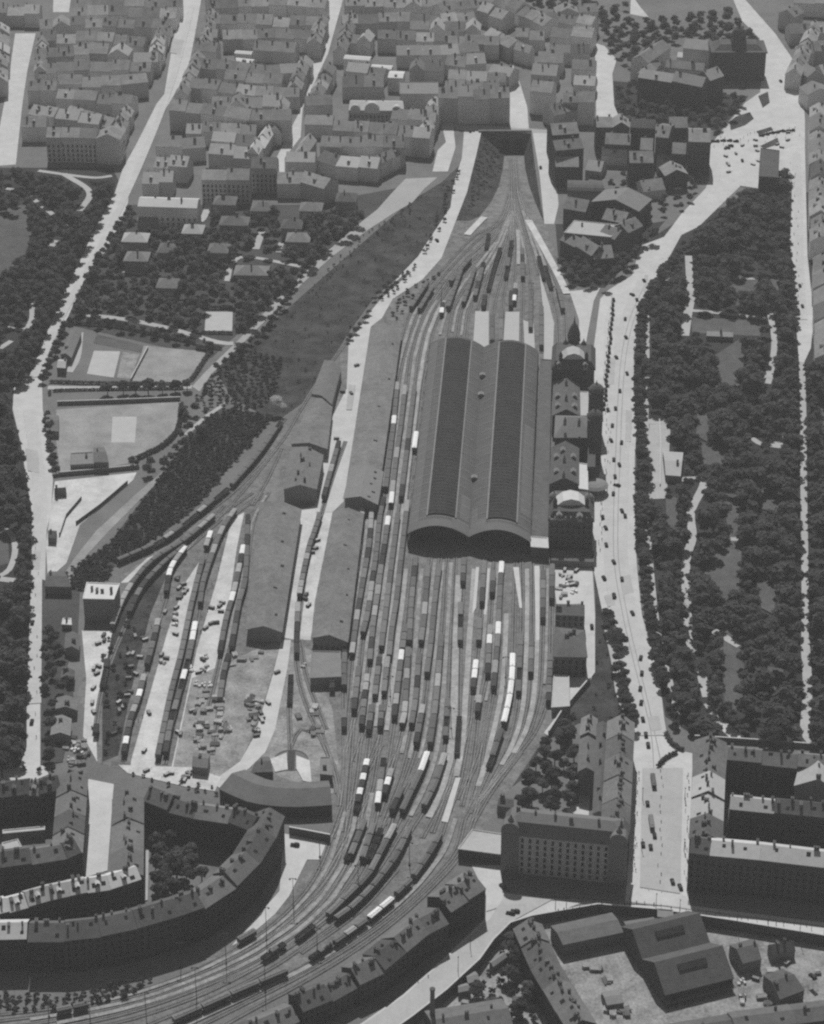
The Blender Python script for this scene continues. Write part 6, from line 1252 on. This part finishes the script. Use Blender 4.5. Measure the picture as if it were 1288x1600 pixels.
def line(a, b, n, j): return [(a[0]+(b[0]-a[0])*(i+R.random()*.6)/n + R.uniform(-j,j), a[1]+(b[1]-a[1])*(i+R.random()*.6)/n + R.uniform(-j,j)) for i in range(n)]
people(line((958,462),(944,600),34,2.5), 'on the pavement before the station towers'); people(line((948,600),(951,760),24,5), 'past the station entrance')
people(line((942,770),(936,870),16,4), 'on the pavement beside the lower pavilion'); people(line((996,1205),(990,1370),26,4), 'on the left pavement of the lower boulevard'); people(line((1076,1205),(1071,1390),24,4), 'on the right pavement of the lower boulevard')
people(line((1000,1414),(1280,1452),20,3), 'along the street above the freight yard'); people(line((1112,225),(1245,205),34,9), 'across the square'); people(line((1240,250),(1250,480),18,5), 'down the right avenue'); people(line((870,1425),(1000,1408),14,4), 'below the hotel'); people(line((1035,1200),(1030,1390),14,3), 'around the tram stops'); people(line((250,900),(215,1150),12,6), 'in the first loading yard'); people(line((345,870),(310,1010),8,6), 'in the second loading yard'); people(line((60,850),(52,1180),10,5), 'in the long left street'); people(line((700,1490),(640,1550),6,6), 'in the curving street')
cb = MB(); cb.box(-.8,.8,-1.9,1.7,.35,.95); cb.prism([(-.55,.95),(-.4,1.15),(.4,1.15),(.55,.95)], .3, 1.7)
[cb.box(s*.72-.14,s*.72+.14,y-.6,y+.6,.45,.75) for s in (-1,1) for y in (-1.15,1.25)]; CARB = cb.mesh('body', 'black')
cb = MB(); cb.add([(-.72,-1.7,.95),(.72,-1.7,.95),(.72,.35,.95),(-.72,.35,.95),(-.62,-1.45,1.6),(.62,-1.45,1.6),(.62,.1,1.6),(-.62,.1,1.6)], [(0,1,5,4),(1,2,6,5),(2,3,7,6),(3,0,4,7)]); cb.add([(-.64,-1.5,1.6),(.64,-1.5,1.6),(.64,.15,1.6),(-.64,.15,1.6),(-.5,-1.3,1.7),(.5,-1.3,1.7),(.5,0,1.7),(-.5,0,1.7)], [(0,1,5,4),(1,2,6,5),(2,3,7,6),(3,0,4,7),(4,5,6,7)], 1); CARC = cb.mesh('cabin', 'pane', 'w_dark')
cb = MB(); cb.cyl((-.09,0,0),(.09,0,0),.36,.36,12); WHL = cb.mesh('wheel', 'black')
def car(px, ang, label, group=None):
    w = U(*px); T = thing('car', label, 'car', (w.x, w.y, .06), rad(ang), group); T.scale = (1.15,1.2,1.15); ob('body', CARB, T); ob('cabin', CARC, T)
    for x in (-.78,.78):
        for y in (-1.15,1.25): ob('wheel', WHL, T, (x, y, .36))
CARS = [((950,642),0,'dark car by the station entrance'),((964,760),60,'dark car crossing the boulevard'),((968,728),5,'dark car in the middle of the boulevard'),((955,690),10,'dark car near the left kerb of the boulevard'),((995,707),0,'dark car parked by the kerb trees'),((942,810),0,'dark car beside the lower pavilion'),((977,808),0,'dark car right of the lower pavilion'),((944,905),12,'dark car at the tip of the grass bank'),((960,932),5,'dark car beside the bank trees'),((1013,1166),0,'dark car above the tram islands'),((1012,1258),0,'dark car in the left lane'),((1023,1308),0,'dark car by the tram stop'),((1005,1322),0,'first of two dark cars abreast'),((1017,1326),0,'second of two dark cars abreast'),((1051,1380),5,'dark car at the end of the boulevard'),((1063,1388),8,'dark car at the corner of the dark fronted row'),((786,1387),30,'long dark car by the hotel corner'),((798,1429),75,'dark car at the street corner'),((805,1426),75,'second dark car at the street corner'),((1250,448),0,'dark car in the right avenue'),((1254,480),0,'lower dark car in the right avenue'),((988,462),30,'dark car at the bend of the boulevard'),((1137,232),40,'dark car in the square'),((1142,229),50,'second dark car in the square'),((1160,252),0,'dark car below the square'),((1220,128),10,'dark car on the curving street'),((1238,118),5,'upper dark car on the curving street'),((885,976),0,'dark car on the service road'),((925,981),0,'second dark car on the service road'),((51,975),0,'dark car in the long left street'),((50,1130),0,'lower dark car in the long left street'),((735,206),0,'dark car at the top of the station approach'),((683,377),20,'dark car on the station approach'),((461,1322),80,'long dark car in the lane below the roundhouse'),((845,263),0,'dark car right of the cutting'),((1270,1528),28,'dark lorry in the freight yard')]
for c in CARS: car(*c)
for i in range(24):
    t = i/23; x, y = (959 + (944-959)*t + R.uniform(-1,1), 470 + 170*t)
    car((x, y), 5 + R.uniform(-8,8), f'{ordn(24-i)} cab from the near end of the line before the station', 'cabs waiting before the station')
for i, px in enumerate([(1112,222),(1120,222),(1130,221),(1140,221),(1150,222),(1190,213),(1198,211),(1206,209),(1214,208),(1222,206),(1230,206),(1238,205)]): car(px, 90, f'{ordn(i+1)} parked car from the left in the square', 'cars parked in the square')
BC = smooth([Vector(p) for p in [(1012,440),(984,500),(970,560),(964,640),(962,720),(960,800),(962,880),(976,960),(992,1030),(1010,1100),(1022,1150)]], 24)
for i, p in enumerate(BC[::-1]):
    car((p.x + R.uniform(-14,14), p.y), R.uniform(-12,12), f'{ordn(i+1)} moving car from the near end of the boulevard', 'cars moving along the boulevard')
def tram(px, ang, label):
    w = U(*px); T = thing('tram', label, 'tram', (w.x, w.y, .1), rad(ang))
    b = MB(); b.box(-1.1,1.1,-5,5,.7,1.6); b.box(-1.08,1.08,-4.9,4.9,1.6,2.6,1); ob('body', b.mesh('body', 'w_body', 'pane'), T)
    b = MB(); b.prism(arcroof(1.2,2.6,.4), -5.1, 5.1); b.box(-.5,.5,-3.6,3.6,2.95,3.2); ob('roof', b.mesh('roof', 'w_grey'), T)
    b = MB(); b.box(-.9,.9,-2,2,.25,.7); ob('truck', b.mesh('truck', 'iron'), T)
tram((1021,1225),1,'grey-roofed tram beside the upper tram island'); tram((1018,1290),1,'grey-roofed tram beside the lower tram island')
def mast(px, h, label, group):
    """px = foot of the mast"""
    w = UT(px) if px[1] < 345 else U(*px); T = thing('lamp_mast', label, 'lamp mast', (w.x, w.y, 0), 0, group)
    b = MB(); b.cyl((0,0,0),(0,0,h),.19,.1,8); b.box(-.5,.5,-.5,.5,0,.8); ob('post', b.mesh('post', 'iron'), T)
    b = MB(); b.box(-1.6,1.6,-.09,.09,h-.5,h-.3); [b.lathe((s*1.4,0,h-.9), [(.5,0),(.4,.25),(.12,.45)], 8) for s in (-1,1)]; ob('lamp', b.mesh('lamp', 'iron'), T)
for i, (px, h) in enumerate([((459,1419),18),((417,1470),20),((354,1508),19),((308,1570),22),((415,1551),18),((496,1486),14),((230,1604),20),((77,1590),14),((142,1604),15),((283,1512),15),((640,1352),14),((560,1390),15),((500,1340),15),((705,1140),14),((790,1060),14),((610,1090),14),((690,470),14),((830,470),14)]):
    mast(px, h, f'{ordn(i+1)} dark lamp mast counted along the railway from the lower curve', 'lamp masts beside the tracks')
for i, (px, h) in enumerate([((1025,1421),9),((985,1415),8),((1062,1428),8),((1152,1441),9),((1200,1447),8),((1250,1456),9),((1288,1460),8),((868,1421),8),((885,1419),8),((924,1413),8),((735,1482),9),((716,1520),9),((1004,1250),7),((1003,1330),7),((1070,1250),7),((1069,1330),7)]):
    w = U(*px); T = thing('street_lamp', f'{ordn(i+1)} slim street lamp of the lower streets', 'street lamp', (w.x, w.y, .05), 0, 'street lamps in the lower streets')
    b = MB(); b.cyl((0,0,0),(0,0,h),.16,.09,8); ob('post', b.mesh('post', 'iron'), T); b = MB(); b.lathe((0,0,h-.2), [(.12,0),(.3,.2),(.24,.6),(.05,.8)], 8); ob('lantern', b.mesh('lantern', 'iron'), T)
# stacked timber, crates and carts in the yards
TB = []
def m_pile(seed):
    rr = random.Random(seed); b = MB()
    for k in range(3):
        for i in range(4): x = -1.2 + i*.62 + rr.uniform(-.08,.08); b.box(x, x+.5, -1.9+rr.uniform(-.3,.3), 1.9+rr.uniform(-.3,.3), k*.3, k*.3+.26)
    return b.mesh('timber_stack', 'timber')
PIL = [m_pile(s) for s in range(3)]; n = 0
for poly, num, z0, d in [([(305,1080),(345,1080),(360,1140),(330,1180),(302,1160)],48,0,'storage yard'), ([(385,1085),(410,1090),(400,1150),(385,1120)],22,0,'yard beside the pale yard road'), ([(100,1150),(140,1160),(142,1195),(95,1195)],20,0,'garden yard at the left'), ([(465,1120),(495,1100),(505,1150),(470,1150)],10,0,'engine yard'), ([(915,1510),(945,1510),(985,1590),(950,1585)],26,YARD_Z,'sunken freight yard'), ([(355,1025),(410,1020),(400,1040),(360,1045)],7,0,'yard below the wide goods shed'), ([(700,1570),(850,1560),(840,1590),(720,1600)],8,YARD_Z,'hollow at the bottom'), ([(1150,1520),(1285,1500),(1285,1580),(1160,1585)],14,YARD_Z,'open part of the sunken freight yard'), ([(870,905),(905,905),(905,940),(872,940)],7,0,'station forecourt')]:
    k = 0; tries = 0
    while k < num and tries < 400:
        tries += 1; q = (R.uniform(min(p[0] for p in poly), max(p[0] for p in poly)), R.uniform(min(p[1] for p in poly), max(p[1] for p in poly)))
        if not pip(q, poly): continue
        w = U(q[0], q[1], z0); k += 1; s = R.uniform(.6,1.3)
        tag(ob('timber_stack', R.choice(PIL), None, (w.x, w.y, z0+.02), R.choice((0,1.57)) + R.uniform(-.3,.3), (s, s, R.uniform(.8,2.2))), f'stack of sawn timber lying in the {d}', 'timber stack', f'timber stacks in the {d}')
def m_load(seed):
    rr = random.Random(seed); b = MB()
    for k in range(5): x, y, a = rr.uniform(-1.6,1.6), rr.uniform(-1.6,1.6), rr.uniform(.5,.9); b.box(x-a, x+a, y-a*.7, y+a*.7, 0, rr.uniform(.7,1.7))
    return b.mesh('crate_heap', 'tarp')
LOAD = [m_load(s) for s in range(3)]
for i, (px, d) in enumerate([((294,1046),'beside the white wagons'),((300,1049),'beside the white wagons'),((318,1047),'in the storage yard'),((322,1043),'in the storage yard'),((308,1071),'in the storage yard'),((316,1071),'in the storage yard'),((330,1073),'in the storage yard'),((323,1029),'in the storage yard'),((275,977),'in the first loading yard'),((257,1036),'in the first loading yard'),((276,960),'in the first loading yard'),((475,1043),'beside the square flat shed'),((118,1172),'in the garden yard'),((130,1182),'in the garden yard'),((112,1188),'in the garden yard'),((880,900),'on the station forecourt'),((895,925),'on the station forecourt'),((888,915),'on the station forecourt'),((1157,1535),'beside the big warehouse')]):
    w = U(px[0], px[1], YARD_Z if px[1] > 1500 else 0); tag(ob('crate_heap', R.choice(LOAD), None, tuple(w), R.uniform(0,3)), f'heap of pale covered crates {d}', 'crates', f'crate heaps {d}')
def m_cart():
    b = MB(); b.box(-.85,.85,-1.8,1.6,.7,1.3); b.box(-.75,.75,-1.7,1.5,1.3,1.5,1); [b.cyl((s*.95-.05,y,.55),(s*.95+.05,y,.55),.55,.55,10) for s in (-1,1) for y in (-1.1,1.0)]; b.box(-.06,.06,1.6,3.6,.7,.8)
    return b.mesh('cart', 'w_dark', 'timber')
CART = m_cart()
for poly, num, d in [([(270,900),(300,900),(225,1180),(212,1180)],16,'in the first loading yard'), ([(335,900),(365,830),(345,960),(290,1160),(275,1160)],12,'in the second loading yard'), ([(130,990),(170,990),(150,1100),(148,1190)],10,'in the yard by the weedy strip'), ([(545,560),(570,540),(545,720),(510,780),(500,780)],5,'on the station approach'), ([(205,970),(240,960),(200,1100),(175,1170)],16,'on the weedy strip'), ([(410,1090),(440,1040),(410,1160),(380,1190)],8,'on the pale yard road'), ([(865,890),(905,890),(905,940),(868,940)],8,'on the forecourt below the station'), ([(1110,1495),(1280,1480),(1285,1560),(1160,1570)],6,'in the sunken freight yard'), ([(200,1198),(300,1202),(330,1215),(290,1225)],8,'behind the lower left tenements'), ([(475,900),(500,820),(480,1000),(470,1000)],6,'between the goods sheds'), ([(1115,225),(1235,200),(1250,235),(1120,285)],16,'in the square')]:
    k = 0; tr_ = 0
    while k < num and tr_ < 300:
        tr_ += 1; q = (R.uniform(min(p[0] for p in poly), max(p[0] for p in poly)), R.uniform(min(p[1] for p in poly), max(p[1] for p in poly)))
        if not pip(q, poly): continue
        k += 1; w = U(q[0], q[1], YARD_Z if q[1] > 1470 else 0); tag(ob('cart', CART, None, (w.x, w.y, w.z + .06), R.uniform(0,6.28)), f'dark wooden cart standing {d}', 'cart', f'carts {d}')
# steam from the engine beside the wooded bank
w = U(442, 632, 9); g = np.random.default_rng(9); v0, t0 = ico(2); V = []; T_ = []; n = 0
for k in range(26):
    vv = v0*np.array([1.3,1,.9])*(.8 + .06*k)*g.uniform(.6,1.25) + np.array([-k*.22 + g.uniform(-2.2,2.2), k*.25 + g.uniform(-2,2), k*.2 + g.uniform(-.8,.8)]); V.append(vv); T_.append(t0 + n); n += len(vv)
so = ob('steam', tri_mesh('steam', np.concatenate(V), np.concatenate(T_), 'w_white'), None, (w.x, w.y, 6)); tag(so, 'white puff of steam above the train by the wooded bank', 'steam', None, 'stuff')
mv = bpy.data.materials.new('steam_volume'); mv.use_nodes = True; nt = mv.node_tree; nt.nodes.clear(); o_ = nt.nodes.new('ShaderNodeOutputMaterial'); pv = nt.nodes.new('ShaderNodeVolumePrincipled'); pv.inputs['Density'].default_value = .55; pv.inputs['Color'].default_value = (.98,.98,.98,1); nt.links.new(pv.outputs[0], o_.inputs['Volume']); so.data.materials[0] = mv

DENOISE = False
# ================================================================== AIR, LIGHT
mh = bpy.data.materials.new('haze'); mh.use_nodes = True; nt = mh.node_tree; nt.nodes.clear(); o_ = nt.nodes.new('ShaderNodeOutputMaterial'); pv = nt.nodes.new('ShaderNodeVolumePrincipled')
pv.inputs['Density'].default_value = HAZE; pv.inputs['Color'].default_value = (.9,.9,.9,1); pv.inputs['Anisotropy'].default_value = 0.0; nt.links.new(pv.outputs[0], o_.inputs['Volume'])
b = MB(); b.box(-BIG-500, BIG+500, -Y0-2600, 2*BIG+500, -14, CH+20); tag(ob('haze', b.mesh('haze', mh)), 'thin summer haze over the city', 'haze', None, 'stuff')
EL, AZ = rad(SUN_EL), rad(SUN_AZ)
sv = Vector((math.sin(AZ)*math.cos(EL), math.cos(AZ)*math.cos(EL), math.sin(EL)))
sd = bpy.data.lights.new('sun', 'SUN'); sd.energy = SUN_E; sd.angle = rad(.5); sd.color = (1,.998,.99)
so = bpy.data.objects.new('sun', sd); COL.objects.link(so); so.rotation_euler = (-sv).to_track_quat('-Z', 'Y').to_euler(); so.location = (0, 300, 900)
wd = bpy.data.worlds.new('World'); SC.world = wd; wd.use_nodes = True; nt = wd.node_tree; bg = nt.nodes['Background']
sk = nt.nodes.new('ShaderNodeTexSky'); sk.sky_type = 'NISHITA'; sk.sun_disc = False; sk.sun_elevation = EL; sk.sun_rotation = AZ
bw = nt.nodes.new('ShaderNodeRGBToBW'); nt.links.new(sk.outputs[0], bw.inputs[0]); nt.links.new(bw.outputs[0], bg.inputs['Color']); bg.inputs['Strength'].default_value = SKY_S
SC.view_settings.view_transform = 'Standard'; SC.view_settings.look = 'None'; SC.view_settings.exposure = EXPO; SC.view_settings.gamma = 1.0
SC.render.engine = 'CYCLES'; SC.cycles.use_denoising = DENOISE; SC.cycles.max_bounces = 5; SC.cycles.diffuse_bounces = 2; SC.cycles.volume_bounces = 0
SC.cycles.filter_width = 2.3
